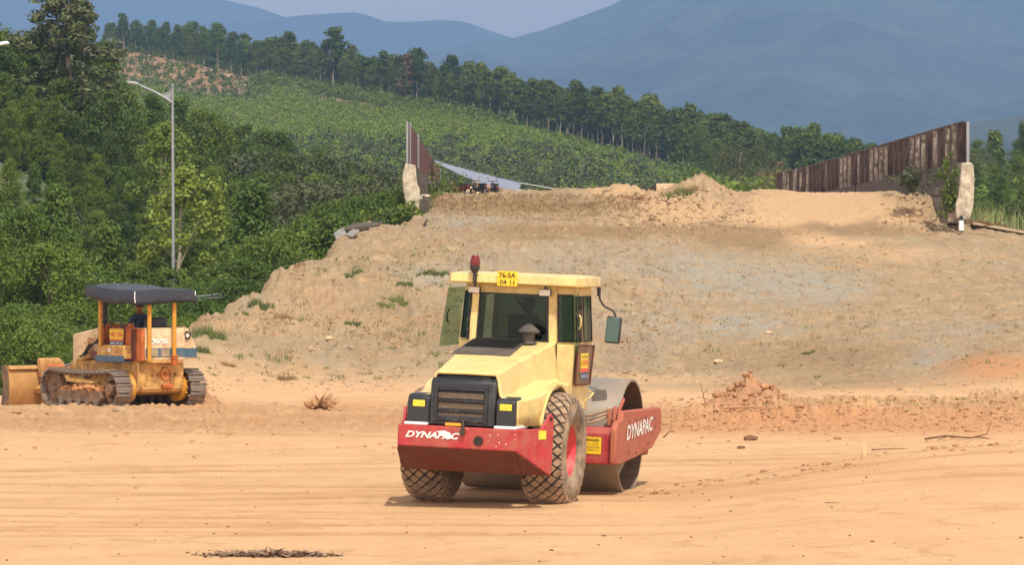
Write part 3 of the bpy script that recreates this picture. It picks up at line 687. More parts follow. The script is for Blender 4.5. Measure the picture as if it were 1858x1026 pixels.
e = tree_at('euc', 128, 243, top2h(128, 243, -38), 'tallest tree at the upper left with loose grey-green crown above the knoll')
e.scale = (1.1, 1.1, e.scale[2])
tree_at('yg', 318, 158, top2h(318, 158, 305), 'bright yellow-green tree right behind the lamp post')
tree_at('yg', 288, 196, top2h(288, 196, 225), 'yellow-tinted tree higher on the knoll behind the lamp arm')
tree_at('bam', 110, 150, top2h(110, 150, 335), 'pale feathery tree between the dark trees at the far left')
tree_at('bam', 440, 150, top2h(440, 150, 330), 'olive feathery tree above the left shoulder of the mound')
tree_at('bam', 190, 142, top2h(190, 142, 405), 'feathery light green tree above the black canopy')
# nearer shrubs behind the bulldozer
for k, (px, d, yt, key) in enumerate([(-60, 118, 400, 'nb0'), (28, 122, 395, 'nb0'), (92, 116, 455, 'nb0'), (150, 124, 500, 'nb1'), (20, 108, 560, 'nb1'), (78, 106, 585, 'nb1'), (-50, 106, 560, 'nb1'),
                                   (130, 113, 560, 'nb0'), (205, 118, 545, 'nb0'), (250, 128, 530, 'bam'), (345, 130, 520, 'nb1'), (300, 122, 552, 'nb0'), (395, 134, 505, 'bam'), (440, 138, 480, 'nb0'), (372, 118, 548, 'nb1'), (480, 140, 440, 'nb0'),
                                   (520, 146, 425, 'nb1'), (560, 150, 400, 'br1'), (610, 152, 380, 'nb0'), (655, 158, 372, 'nb1'), (700, 162, 362, 'nb0'), (420, 128, 515, 'nb0'), (160, 110, 600, 'nb1'), (220, 112, 590, 'nb1'), (280, 112, 590, 'nb1'), (330, 113, 585, 'nb0')]):
    lab = {0: 'large leafy shrub at the left edge behind the blade', 4: 'low bright shrub at the left edge above the blade'}.get(k, 'bright leafy shrub along the road behind the bulldozer and mound')
    grp = None if k in (0, 4) else 'leafy shrubs behind the bulldozer and mound'
    zb = -1.6
    h = CZ+(HY-yt)/F*d - zb
    s = h/TREEH[key]; w = min(max(s*rnd.uniform(.95, 1.2), .55), 1.1)
    plant(key, (px-CX)/F*d, d, zb, w, rnd.uniform(0, 6), lab, 'shrub', grp, sz=s, name='leafy_shrub')
# young plantation on the hillside: nobody could count these
rng = np.random.default_rng(9)
def shrub_stuff(name, N, area, hgt, size, nleaf, matl, label, cond):
    P = []; 
    while len(P) < N:
        px = rng.uniform(area[0], area[1], 4000); d = rng.uniform(area[2], area[3], 4000)
        rp = np.interp(px, [r[0] for r in RID], [r[2] for r in RID]); z = Hz(px, d); yi = HY-(z-CZ)*F/d
        ok = (d < rp-1) & cond(px, yi, d)
        P += list(np.stack([(px-CX)/F*d, d, z], 1)[ok])
    c = np.array(P[:N]); s = rng.uniform(.55, 1.25, N)*hgt
    c[:, 2] += s*.45
    v, f = leaves(rng, c, s*.62, nleaf, size, .6, 1.6, 1.0)
    return tag(np_mesh(name, v, f, matl), kind='stuff', label=label)
bare_c = lambda px, y: (1.3*np.exp(-(((px-300)/165)**4+((y-(106+.19*(px-200)))/40)**4)) + 1.2*np.exp(-(((px-640)/75)**4+((y-(172+.17*(px-560)))/7)**2)))
shrub_stuff('young_plantation', 15500, (180, 1320, 300, 1000), 1.35, .27, 42, M['leafY2'], 'young light green plantation covering the hillside',
            lambda px, y, d: (rng.random(4000) > np.clip(bare_c(px, y)*1.5, 0, .97)) & (rng.random(4000) < .45+.55*(d > 380)) & ~((px > 500) & (px < 1050) & (y > 255) & (y < 400) & (rng.random(4000) < .45)))
shrub_stuff('brushwood', 900, (420, 1230, 300, 620), 2.3, .32, 55, M['leafO'], 'olive and grey brush mixed into the lower hillside',
            lambda px, y, d: (y > 225) & (y > 200+.12*(px-420)) & (rng.random(4000) < .8))
shrub_stuff('ridge_foot_bushes', 420, (470, 1000, 650, 900), 2.6, .3, 60, M['leafA'], 'green bushes along the foot of the ridge trees', lambda px, y, d: np.abs(d-np.interp(px, [r[0] for r in RID], [r[2] for r in RID])) < 26*np.interp(px, [470, 800, 1000], [1, .8, .1]))
shrub_stuff('scrub', 380, (180, 760, 700, 1060), 1.5, .3, 30, M['leafD'], 'dark scrub dotted over the cleared slope', lambda px, y, d: bare_c(px, y) > .3)
shrub_stuff('undergrowth', 1500, (1150, 2000, 240, 640), 3.0, .34, 80, M['leafA'], 'green undergrowth below the wood at the right', lambda px, y, d: (px > 1230+.0*d))
shrub_stuff('brush_pile', 260, (1640, 2000, 165, 250), 1.4, .2, 40, M['leafB'], 'low green brush below the right pillar', lambda px, y, d: px > 1700)
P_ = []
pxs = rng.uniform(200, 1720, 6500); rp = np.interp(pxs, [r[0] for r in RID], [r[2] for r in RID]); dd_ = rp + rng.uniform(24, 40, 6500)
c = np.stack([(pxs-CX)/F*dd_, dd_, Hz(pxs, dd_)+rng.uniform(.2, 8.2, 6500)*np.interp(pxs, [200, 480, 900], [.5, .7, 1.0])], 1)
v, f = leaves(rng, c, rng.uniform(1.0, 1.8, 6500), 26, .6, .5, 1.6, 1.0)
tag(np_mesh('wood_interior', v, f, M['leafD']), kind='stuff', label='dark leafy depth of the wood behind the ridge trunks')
# pale debris left on the cleared slope
b = MB(); r2 = random.Random(4)
for i in range(60):
    px = r2.gauss(345, 70); y = 96+.19*(px-200)+r2.gauss(0, 10); 
    d = 930; 
    for dd in range(700, 1060, 3):
        if HY-(hz_at(px, dd)-CZ)*F/dd <= y: d = dd; break
    b.ico(((px-CX)/F*d, d, hz_at(px, d)+.2), r2.uniform(.15, .45), 1, .4, r2, (1.5, 1, .6))
tag(b.build('felled_debris', M['rock'], smooth=0), kind='stuff', label='pale rocks and felled wood strewn on the cleared orange slope')

# banana plants
def banana(px, d, h, label, seed):
    r = random.Random(seed); base = Vector(((px-CX)/F*d, d, -1.7)); e = empty('banana_plant', base, (0, 0, 0), label, 'banana plant')
    b = MB(); b.tube([(0, 0, -.2), (.03, 0, h*.5)], [.13, .08], 8); b.build('stem', M['leafO'], e)
    for k in range(8):
        a = r.uniform(0, 6.28); L = h*r.uniform(.5, .75); tilt = r.uniform(.25, .9); wd = .26; b = MB(); vs = []; fs = []
        for i in range(9):
            t = i/8; rr = L*t*math.sin(tilt+t*.35); z = h*.48 + L*t*math.cos(tilt+t*.9)
            w = wd*math.sin(math.pi*min(1, t*.95+.08))**.6; c = Vector((math.cos(a)*rr, math.sin(a)*rr, z)); s = Vector((-math.sin(a), math.cos(a), 0))
            vs += [c-s*w-Vector((0, 0, w*.35)), c, c+s*w-Vector((0, 0, w*.35))]
        for i in range(8): fs += [(3*i, 3*i+1, 3*i+4, 3*i+3), (3*i+1, 3*i+2, 3*i+5, 3*i+4)]
        b.add(vs, fs); b.build('leaf', M['leafC'], e, smooth=0)
banana(318, 120, 3.9, 'banana plant with upright leaves right beside the lamp post foot', 1)
banana(262, 118, 3.5, 'banana plant with drooping leaves behind the canopy', 2)
banana(385, 124, 3.2, 'banana plant with spread leaves left of the mound slope', 3)
banana(236, 122, 3.2, 'banana plant furthest left behind the canopy', 4)
# ---------------------------------------------------------------- grass, weeds, clods on the ground
def blades(name, pts, hgt, wid, n, spread, matl, lean=.5, label=None, kind=None, parent=None, rng=np.random.default_rng(3), cat=None, group=None):
    pts = np.asarray(pts, float); k = len(pts); N = k*n
    hs = np.repeat(np.broadcast_to(hgt, k), n)*(.5+.7*rng.random(N))
    p = np.repeat(pts, n, 0); a = rng.random(N)*6.283; q = rng.random(N)**.5*spread
    p = p + np.stack([np.cos(a)*q, np.sin(a)*q, 0*q-.03], 1)
    ld = rng.random(N)*6.283; le = lean*rng.random(N)*hs
    tip = p + np.stack([np.cos(ld)*le, np.sin(ld)*le, hs], 1); mid = p*.5+tip*.5 - np.stack([np.cos(ld)*le*.22, np.sin(ld)*le*.22, -hs*.1], 1)
    wd = np.stack([np.cos(a+1.), np.sin(a+1.)*.4, 0*a], 1)*wid
    v = np.stack([p-wd, p+wd, mid+wd*.8, mid-wd*.8, mid-wd*.8, mid+wd*.8, tip+wd*.12, tip-wd*.12], 1)
    v = np.concatenate([v[:, :4], v[:, 4:]], 1).reshape(-1, 3)
    f = np.arange(N*8).reshape(-1, 4)
    o = np_mesh(name, v, f, matl, parent); tag(o, label, cat, group, kind); return o
def scatter(N, px0, px1, y0_, y1_, cond=None, seed=0):
    r = random.Random(seed); out = []
    while len(out) < N:
        px, py = r.uniform(px0, px1), r.uniform(y0_, y1_)
        if cond and not cond(px, py, r): continue
        p = ground_hit(px, py)
        if abs(HY-(p.z-CZ)*F/p.y - py) > 6: continue
        out.append(p)
    return out
onm = lambda px, py: py > np.interp(px, [330, 420, 540, 600, 740, 790, 1760, 1858], [600, 535, 460, 425, 402, 358, 358, 425])
blades('dry_grass', scatter(900, 785, 1160, 352, 400, lambda x, y, r: r.random() < (1-abs(y-368)/34)*(.35+1.3*float(vnoise(np.array([x*.03]), np.array([y*.12]), 7)[0]))), .10, .014, 9, .22, M['dryg'], .9, label='dry brown grass along the top of the mound', kind='stuff')
PN = lambda x, y, s: float(vnoise(np.array([x*.018]), np.array([y*.04]), s)[0]) > .52
blades('dry_weeds', scatter(900, 340, 1858, 395, 700, lambda x, y, r: onm(x, y) and r.random() < (.9 if x < 1000 else .6)*(1 if y < 640 else .5) and (PN(x, y, 3) or r.random() < .15), 2), .085, .010, 10, .16, M['dryg'], .9, label='small dry weeds scattered over the slope', kind='stuff')
blades('green_weeds', scatter(150, 340, 1858, 400, 690, lambda x, y, r: onm(x, y) and (x < 900 or r.random() < .2) and PN(x, y, 5), 3), .11, .011, 12, .14, M['grass'], .8, label='small green weeds scattered over the slope', kind='stuff')
blades('sparse_grass', scatter(110, 1250, 1800, 705, 735, None, 4), .04, .008, 12, .2, M['grass'], .8, label='sparse low grass on the pale strip behind the heap', kind='stuff')
blades('roadside_grass', scatter(500, -40, 330, 688, 705, lambda x, y, r: True, 8), .22, .02, 10, .3, M['grass'], .6, label='green grass strip behind the bulldozer', kind='stuff')
# clods and stones
def clods(name, pts, s0, s1, matl, label, seed=1, flat=.7):
    r = random.Random(seed); b = MB()
    for p in pts:
        s = s0*(s1/s0)**(r.random()**2.4)
        b.ico((p.x, p.y, p.z+s*.15), s, 1, .32, r, (r.uniform(.8, 1.5), r.uniform(.8, 1.3), flat*r.uniform(.7, 1.2)))
    return tag(b.build(name, matl, smooth=0), kind='stuff', label=label)
clods('soil_clods', scatter(7500, 330, 1858, 352, 715, lambda x, y, r: onm(x, y) and not (1385 < x < 1620 and y < 405) and r.random() < 1.6*float(vnoise(np.array([x*.02]), np.array([y*.05]), 9)[0])**2 + .08, 5), .010, .065, M['clod'], 'loose clods and stones all over the mound')
clods('crest_rubble', scatter(900, 1090, 1370, 345, 420, None, 6) + scatter(300, 1600, 1720, 350, 420, None, 16), .018, .12, M['clod'], 'crumbled pale soil on the heaps at the crest')
clods('clay_clods', scatter(1300, 1180, 1858, 722, 785, None, 7) + scatter(260, 1305, 1405, 700, 748, None, 77) + scatter(450, 0, 1858, 745, 830, lambda x, y, r: r.random() < .7-(y-745)/140, 17) + scatter(160, 1150, 1858, 800, 905, lambda x, y, r: abs(y-(905-(x-1150)*.164)) < 12, 27), .010, .06, M['clayc'], 'orange clay clods along the berm and wheel ruts', 2)
clods('gravel', scatter(260, 0, 1858, 800, 1024, None, 18), .006, .022, M['twig'], 'small dark gravel bits on the packed sand', 3)
# individual weed clumps on the slope
WC = [(722, 545, .55, 'grass'), (775, 497, .45, 'grass'), (800, 500, .35, 'grass'), (472, 560, .5, 'grass'), (518, 578, .42, 'dryg'), (375, 610, .8, 'grass'), (360, 640, .5, 'grass'), (640, 500, .4, 'grass'), (640, 590, .35, 'grass'),
      (735, 520, .4, 'grass'), (545, 480, .3, 'dryg'), (700, 560, .4, 'grass'), (1465, 644, .28, 'grass'), (440, 570, .3, 'grass'), (520, 690, .35, 'dryg'), (415, 665, .3, 'dryg'), (1795, 412, .9, 'reed'), (1850, 418, 1.1, 'reed'), (1772, 405, .7, 'reed'),
      (536, 468, .55, 'dryg'), (1238, 352, .9, 'grass'), (1215, 356, .7, 'grass'), (1258, 345, .8, 'dryg'), (790, 358, .8, 'grass'), (770, 385, .7, 'grass')]
WL = ['tall green weed clump left of the roller roof', 'green tuft on the ledge above the roller roof', 'green tuft just above the roof corner of the roller', 'green weed clump on the left slope by the canopy', 'dry brown clump on the left slope',
      'largest dark green clump low beside the bulldozer', 'low green clump beside the bulldozer tail', 'small green clump near the top of the left slope', 'small green tuft in the middle of the left slope', 'green clump on the bank left of the roof', 'dry tuft on the upper left edge of the mound', 'green tuft left of the roller cab', 'single bright green tuft low on the grey slope', 'small green tuft on the left flank', 'dry clump low on the left slope', 'dry tuft above the track end',
      'pale tall reeds right of the right pillar', 'tallest pale reeds at the right edge', 'short pale reeds close to the right pillar', 'upright straw tuft on the left skyline of the mound', 'green and straw clump on the tallest crest heap', 'green clump beside the concrete block on the crest', 'dry straw clump on top of the crest heap', 'green weeds at the foot of the rusty fence', 'weeds growing at the base of the left pillar']
for (px, py, h, mk), lb in zip(WC, WL):
    p = ground_hit(px, py); rr = np.random.default_rng(int(px))
    if px > 1765 or px == 1772: p = WP(px, 424, 153.5) if px > 1800 else WP(px, 412, 153.)
    c = np.array([[p.x+(q_-4)*h*.11+rr.normal()*h*.06, p.y+rr.normal()*h*.15, p.z] for q_ in range(9)]) - np.array(p)
    c[:, 2] = [float(gz_at(p.x+q[0], p.y+q[1]))-p.z if px < 1765 else 0 for q in c]
    o = blades('reed_clump' if mk == 'reed' else 'weed_clump', c, h*(1.0 if mk == 'reed' else .34), .009, 34 if mk != 'reed' else 12, h*.24, M[mk], .5, lb, cat='reeds' if mk == 'reed' else 'weeds', rng=rr)
    o.location = p
# hanging creepers and bushes at the pillars
def leafbush(name, px, py, d, n, rad, size, mk, label, cat='shrub', sc=(1, 1, 1), seed=0):
    r = np.random.default_rng(seed); p = WP(px, py, d); c = r.normal(size=(n, 3))*np.array(sc)*rad*.5
    v, f = leaves(r, c, np.full(n, rad*.35), 18, size, .4, 1.7, 1.)
    e = empty(name, p, (0, 0, 0), label, cat); np_mesh('foliage', v, f, M[mk], e)
    b = MB(); rr = random.Random(seed)
    for k in range(7):
        q = c[rr.randrange(n)]; b.tube([(0, 0, -rad*sc[2]*.8), tuple(q*.5), tuple(q)], [.02, .014, .006], 4)
    b.build('stem', M['twig'], e, smooth=0)
leafbush('creeper', 1656, 322, 151.2, 26, .8, .09, 'leafO', 'creeper spilling over the low wall left of the right pillar', 'creeper', (.8, .4, .9), 1)
leafbush('creeper', 1725, 345, 148.6, 30, .7, .09, 'leafB', 'green creeper climbing the face of the right pillar', 'creeper', (.5, .25, 1.6), 2)
leafbush('brown_shrub', 1418, 325, 318, 36, 1.3, .12, 'leafR', 'round reddish brown dry bush at the far end of the right fence', 'shrub', (1, 1, .9), 3)
leafbush('leafy_shrub', 793, 348, 168, 34, 1.1, .10, 'leafY', 'yellow-green bush against the rusty fence foot', 'shrub', (.8, .8, .8), 4)
leafbush('leafy_shrub', 748, 385, 147.6, 24, .7, .09, 'leafY', 'yellow-green bush in front of the left pillar base', 'shrub', (.9, .5, .6), 5)
leafbush('leafy_shrub', 705, 393, 150, 30, .9, .09, 'leafC', 'low bright bush just left of the left pillar', 'shrub', (1.3, .6, .35), 6)

# ---------------------------------------------------------------- fences and walls on the old abutment
def ang(p, q): return math.atan2(q.y-p.y, q.x-p.x)
def on_line(px, d, y): return WP(px, y, d)
# left rusty fence: near post at 150 m, running away from us
def lpx(d): return 844 - 104*150/d
def ltop(d): return 375 - 153*150/d + (0 if d < 155 else 0)
def lbot(d): return 375 - 78*150/d
e = empty('rusty_fence', WP(740, 297, 150), (0, 0, 0), 'rust red sheet metal fence with grey posts on the left pillar', 'fence'); o0 = Vector(e.location)
n = 90; vs = []; fs = []
for i in range(n+1):
    d = 150*(383/150)**(i/n) if False else 150 + 190*(i/n)
    p = WP(lpx(d), ltop(d), d) - o0; q = WP(lpx(d), lbot(d), d) - o0; w = .035*(1 if i % 2 else -1)
    jag = .05*math.sin(i*1.9)+.04*math.sin(i*4.1)
    vs += [(p.x+w, p.y, p.z+jag), (q.x+w, q.y, q.z)]
for i in range(n): fs.append((2*i, 2*i+1, 2*i+3, 2*i+2))
b = MB(); b.add(vs, fs); b.build('sheet_panel', M['rust'], e, smooth=0, solid=.02)
for k, d in enumerate((150, 151.2, 177, 338)):
    p = WP(lpx(d), ltop(d), d) - o0; q = WP(lpx(d), lbot(d), d) - o0
    b = MB(); w = .04 if k != 1 else .03; xo = .08 if k else -.02
    b.bx(q.x-w+xo, q.x+w+xo, q.y-.06-.05, q.y+.06-.05, q.z-(.0 if k < 2 else .9), p.z+.02); b.build('post', M['galv'], e, bevel=.008)
# left pillar and its wall
pl = empty('concrete_pillar', WP(755, 390, 149), (0, 0, 0), 'cracked pale concrete pillar with a rust streak under the left fence', 'pillar'); o0 = Vector(pl.location)
def imgpoly(pts, d, o0): return [WP(a, b_, d) - o0 for a, b_ in pts]
front = [(733, 392), (741, 397), (759, 402), (762, 366), (762, 342), (757, 335), (754, 300), (736, 297), (731, 318), (732, 345), (736, 365)]
b = MB(); pts = imgpoly(front, 149, o0); b.slab(pts, -.55 if (pts[1]-pts[0]).cross(pts[2]-pts[0]).y > 0 else .55); b.build('pillar_block', M['conc'], pl, bevel=.04)
b = MB(); pts = imgpoly([(759.5, 362), (779, 360), (777, 408), (758, 404)], 148.6, o0); b.slab(pts, .3); b.build('lower_block', M['concd'], pl, bevel=.02)
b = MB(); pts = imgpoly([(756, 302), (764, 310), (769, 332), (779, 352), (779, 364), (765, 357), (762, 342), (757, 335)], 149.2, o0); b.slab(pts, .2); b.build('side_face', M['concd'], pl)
b = MB(); pts = [WP(741, 298, 148.96)-o0, WP(744.5, 298, 148.96)-o0, WP(744, 350, 148.96)-o0, WP(741.5, 352, 148.96)-o0]; b.slab(pts, .01); b.build('rust_streak', M['dorange'], pl)
b = MB(); r = random.Random(3)
for k in range(9):
    q = WP(746+k*4, 356+r.uniform(-4, 4), 148.8)-o0; b.ico(q, r.uniform(.05, .12), 1, .4, r, (1.3, 1, .7))
b.build('broken_edge', M['conc'], pl, smooth=0)
# parapet wall continuing behind the left pillar under the fence
e = empty('parapet_wall', WP(760, 350, 156), (0, 0, 0), 'grey concrete parapet carrying the left rusty fence', 'wall'); o0 = Vector(e.location)
b = MB(); A, B_ = WP(lpx(150.6)+8, lbot(150)+2, 150.6)-o0, WP(lpx(338)+2, lbot(338)+1, 338)-o0
for (a, c_) in ((A, B_),):
    b.hexa([a+Vector((-.3, 0, -1.9)), a+Vector((.12, 0, -1.9)), c_+Vector((.12, 0, -1.9)), c_+Vector((-.3, 0, -1.9)), a+Vector((-.2, 0, 0)), a+Vector((.0, 0, 0)), c_+Vector((.0, 0, 0)), c_+Vector((-.2, 0, 0))])
b.build('wall_panel', M['concd'], e)
# right fence
def rtopbot(px):
    h = 73 - (1750-px)*.0735; yt = np.interp(px, [1425, 1490, 1658, 1752], [314, 297, 248, 221.5]); return yt, yt+h
def rd(px): return 150*73/(73-(1750-px)*.0735)
e = empty('rusty_fence', WP(1752, 295, 150), (0, 0, 0), 'long dark weathered corrugated metal fence with peeling white stripes on the right', 'fence'); o0 = Vector(e.location)
b = MB(); n = 168; vs = []; fs = []; mi = []; r = random.Random(8)
d0, d1 = 150., rd(1412); stripe = []
for i in range(n+1):
    d = d0 + (d1-d0)*(i+(0, .55, -.15, .1)[i % 4] if 0 < i < n else i)/n; px = 1750-(73-73*150/d)/.0735; yt, yb = rtopbot(px); w = .12*(1, 1, -1, -1)[i % 4]
    p = WP(px, yt, d)-o0; q = WP(px, yb+3, d)-o0; vs += [(p.x+w, p.y, p.z+r.uniform(-.045, .03)), (q.x+w, q.y, q.z)]
b.v = vs
for i in range(n): b.f.append((2*i, 2*i+1, 2*i+3, 2*i+2)); b.mi.append(1 if r.random() < .02 + .6*(i % 4 == 1) else 0)
b.build('corrugated_sheet', [M['rustw'], M['rustp']], e, smooth=0, solid=.02)
b = MB(); pa = [WP(1750-(73-73*150/d)/.0735, rtopbot(1750-(73-73*150/d)/.0735)[0], d)-o0+Vector((-.03, 0, .02)) for d in np.linspace(d0, d1, 24)]
b.tube(pa, .05, 5); b.build('top_rail', M['rustw'], e)
b = MB(); b.bx(.02, .13, -.14, -.02, -.02, CZ+(HY-221)/F*150-o0.z); b.build('post', M['galv'], e, bevel=.01)
for px in (1693, 1620, 1560, 1500, 1450, 1427):
    d = rd(px); yt, yb = rtopbot(px); p = WP(px, yt, d)-o0; q = WP(px, yb, d)-o0; b = MB(); b.bx(p.x-.22, p.x-.12, p.y-.05, p.y+.05, q.z-1.2, p.z+.03); b.build('post', M['rustp'] if px < 1460 else M['rustw'], e)
# low parapet below it
e = empty('parapet_wall', WP(1700, 350, 155), (0, 0, 0), 'dark stained concrete parapet below the long right fence', 'wall'); o0 = Vector(e.location)
b = MB(); A = WP(1742, 296, 150.4)-o0; yb = rtopbot(1430)[1]; B_ = WP(1430, yb, rd(1430))-o0
b.hexa([A+Vector((-.35, 0, -2.3)), A+Vector((.25, 0, -2.3)), B_+Vector((.25, 0, -2.6)), B_+Vector((-.35, 0, -2.6)), A+Vector((-.12, 0, 0)), A+Vector((.2, 0, 0)), B_+Vector((.2, 0, 0)), B_+Vector((-.12, 0, 0))])
b.build('wall_panel', M['concd'], e, bevel=.02)
# right pillar
e = empty('concrete_pillar', WP(1735, 400, 149), (0, 0, 0), 'mottled pale concrete pillar under the end of the right fence', 'pillar'); o0 = Vector(e.location)
pts = imgpoly([(1731, 396), (1740, 400), (1756, 399), (1762, 372), (1764, 330), (1762, 300), (1757, 296), (1741, 296), (1738, 330), (1735, 356), (1730, 372)], 149, o0)
b = MB(); b.slab(pts, -.8 if (pts[1]-pts[0]).cross(pts[2]-pts[0]).y > 0 else .8); b.build('pillar_block', M['conc'], e, bevel=.04)
b = MB(); pts = imgpoly([(1693, 358), (1717, 356), (1718, 405), (1708, 405), (1702, 385), (1695, 372)], 148.7, o0); b.slab(pts, .4 if (pts[1]-pts[0]).cross(pts[2]-pts[0]).y > 0 else -.4); b.build('footing', M['concd'], e, bevel=.02)
b = MB(); pts = imgpoly([(1690, 345), (1735, 330), (1737, 352), (1716, 358), (1692, 356)], 149.6, o0); b.slab(pts, .4 if (pts[1]-pts[0]).cross(pts[2]-pts[0]).y > 0 else -.4); b.build('corbel', M['concd'], e, bevel=.04)
b = MB(); pts = imgpoly([(1717, 357), (1734, 354), (1734, 396), (1730, 403), (1718, 404)], 148.85, o0); b.slab(pts, .4); b.build('middle_block', M['conc'], e, bevel=.03)
# white post stub with black cap in front of the pillar
e = empty('marker_post', WP(1744, 414, 148), (0, 0, 0), 'short white marker stub with black top before the right pillar', 'marker post')
b = MB(); b.cyl((0, 0, -.1), (0, 0, .28), .10, .095, 12); b.build('white_base', M['whitep'], e, bevel=.01)
b = MB(); b.cyl((0, 0, .282), (0, 0, .47), .085, .06, 12); b.build('black_top', M['black'], e, bevel=.01)
# concrete ledge at right skyline, concrete block and beam on crest
e = empty('concrete_kerb', WP(1765, 402, 152), (0, 0, 0), 'sloping earth-stained concrete kerb running right from the right pillar', 'kerb'); o0 = Vector(e.location)
b = MB(); b.slab([WP(1760, 404, 153)-o0, WP(1764, 408, 151.6)-o0, WP(1900, 432, 152)-o0, WP(1900, 428, 154)-o0], .05); b.build('kerb_stone', M['clod'], e, bevel=.03)
e = empty('concrete_block', WP(1207, 350, 160.5), (0, 0, 0), 'tan concrete block half buried behind the crest heap', 'block'); o0 = Vector(e.location)
b = MB(); p, q = WP(1191, 333, 160.5)-o0, WP(1224, 350, 160.5)-o0; b.bx(p.x, q.x, 0, 1.2, -.7, p.z); b.build('block_face', M['rock'], e, bevel=.03)
b = MB(); b.slab([WP(1168, 346, 162)-o0, WP(1190.5, 334, 160.8)-o0, WP(1190.5, 350, 160.8)-o0, WP(1168, 352, 162)-o0], .3); b.build('wing_slab', M['concd'], e)
# broken slabs at the left edge
SL = [((562, 462), (580, 436), (588, 445), (574, 464), 'lowest grey slab of the broken kerb on the left slope'), ((580, 446), (604, 425), (607, 437), (588, 451), 'pale middle slab of the broken kerb on the left slope'), ((606, 422), (622, 412), (630, 424), (612, 434), 'upper slab of the broken kerb on the left slope'),
      ((622, 416), (640, 405), (694, 402), (686, 408), 'long flat slab lying along the top left edge'), ((626, 426), (642, 414), (652, 418), (640, 428), 'small pale slab at the top left edge')]
for k, (a, b2, c_, d_, lb) in enumerate(SL):
    ctr = ((a[0]+c_[0])/2, (a[1]+c_[1])/2); g = ground_hit(ctr[0]+8, ctr[1]+6); dd = g.y - .3
    o0 = WP(ctr[0], ctr[1], dd); b = MB(); pts = [WP(*a, dd-.2)-o0, WP(*b2, dd+.4)-o0, WP(*c_, dd+.2)-o0, WP(*d_, dd-.4)-o0]; b.slab(pts, .07)
    o = b.build('concrete_slab', M['slab'] if k != 3 else M['concd'], None, bevel=.02); o.location = o0; tag(o, lb, 'slab')

# heaps of loose clay standing on the ground
def clay_heap(px, d, w, h, label, seed, n=26):
    x = (px-CX)/F*d; m = 30; vs = []; fs = []; r = np.random.default_rng(seed)
    ang_ = np.linspace(0, 2*np.pi, n, endpoint=False); z0 = float(gz_at(x, d))
    q, a_ = np.meshgrid(np.linspace(0, 1.25, m), ang_, indexing='ij')
    xx = q*w*np.cos(a_)*(1+.25*np.sin(a_*2+seed)); yy_ = q*w*1.2*np.sin(a_)
    zz = h*np.exp(-(q*1.7)**1.5) - .05*q; k_ = np.exp(-(q*1.2)**2)+.25
    zz = zz + (.26*fbm(xx*3+seed, yy_*3, 4, seed)+.30*fbm(xx*11, yy_*11, 3, seed+2))*k_*(h/.5) - .03
    vs = np.stack([xx, yy_, zz], -1).reshape(-1, 3); ii = np.arange(m*n).reshape(m, n)
    ff = np.stack([ii[:-1], np.roll(ii[:-1], -1, 1), np.roll(ii[1:], -1, 1), ii[1:]], -1).reshape(-1, 4)
    o = np_mesh('dirt_heap', vs, ff, M['clayc'], smooth=True); o.location = (x, d, z0); tag(o, label, 'dirt heap')
    b = MB(); r_ = random.Random(seed)
    for k in range(int(120*h/.5)):
        v = vs[r_.randrange(int(len(vs)*.8))]; s_ = .012*(7**(r_.random()**1.8)); b.ico((v[0], v[1], v[2]+s_*.3), s_, 1, .35, r_, (1.3, 1, .8))
    c = b.build('crumbs', M['clayc'], o, smooth=0); tag(c, kind='stuff')
    return o
clay_heap(1355, 77.2, .72, .56, 'pointed heap of orange clay right of the roller', 3)
clay_heap(1395, 76.8, .55, .30, 'lower clay heap running on from the pointed heap', 5)
clay_heap(368, 83.2, .45, .34, 'small orange clay heap behind the bulldozer track', 9)
clay_heap(1310, 76.4, .6, .22, 'low rough clay heap left of the pointed heap', 12)
# ---------------------------------------------------------------- tarpaulin shelter, ropes, motorbikes, rocks
e = empty('tarpaulin_shelter', WP(860, 350, 248), (0, 0, 0), 'pale grey tarpaulin stretched from the rusty fence to the ground', 'tarpaulin'); o0 = Vector(e.location)
A, B_, C_, D_ = WP(786, 290, 262), WP(946, 332, 258), WP(941, 346.5, 236), WP(790, 294, 250)
b = MB(); n = 14; m = 6; vs = []; fs = []
for i in range(n+1):
    for j in range(m+1):
        s, t_ = i/n, j/m; p = A.lerp(B_, s).lerp(D_.lerp(C_, s), t_); p.z -= math.sin(math.pi*s)*(.04+.26*t_) - .012*math.sin(s*23+t_*4); vs.append(p-o0)
for i in range(n):
    for j in range(m): fs.append((i*(m+1)+j, (i+1)*(m+1)+j, (i+1)*(m+1)+j+1, i*(m+1)+j+1))
b.add(vs, fs); b.build('sheet', M['tarpw'], e, solid=.01)
g1 = WP(1096, 350, 252); g2 = WP(1060, 351, 232)
for (p, q) in ((B_, g1), (C_, g2)):
    b = MB(); b.tube([p-o0+Vector((-.1, 0, 0)), (p+q)/2-o0+Vector((0, 0, -.15)), q-o0], .028, 5); b.build('rope', M['whitep'], e)
b = MB(); b.tube([C_-o0, C_-o0+Vector((0, 0, -1.9))], .03, 6); b.build('prop_pole', M['stick'], e)
b = MB(); b.ico(C_-o0+Vector((.12, -.1, -.05)), .16, 1, .3, random.Random(1), (1.3, .7, .8)); b.build('knot', M['whitep'], e)
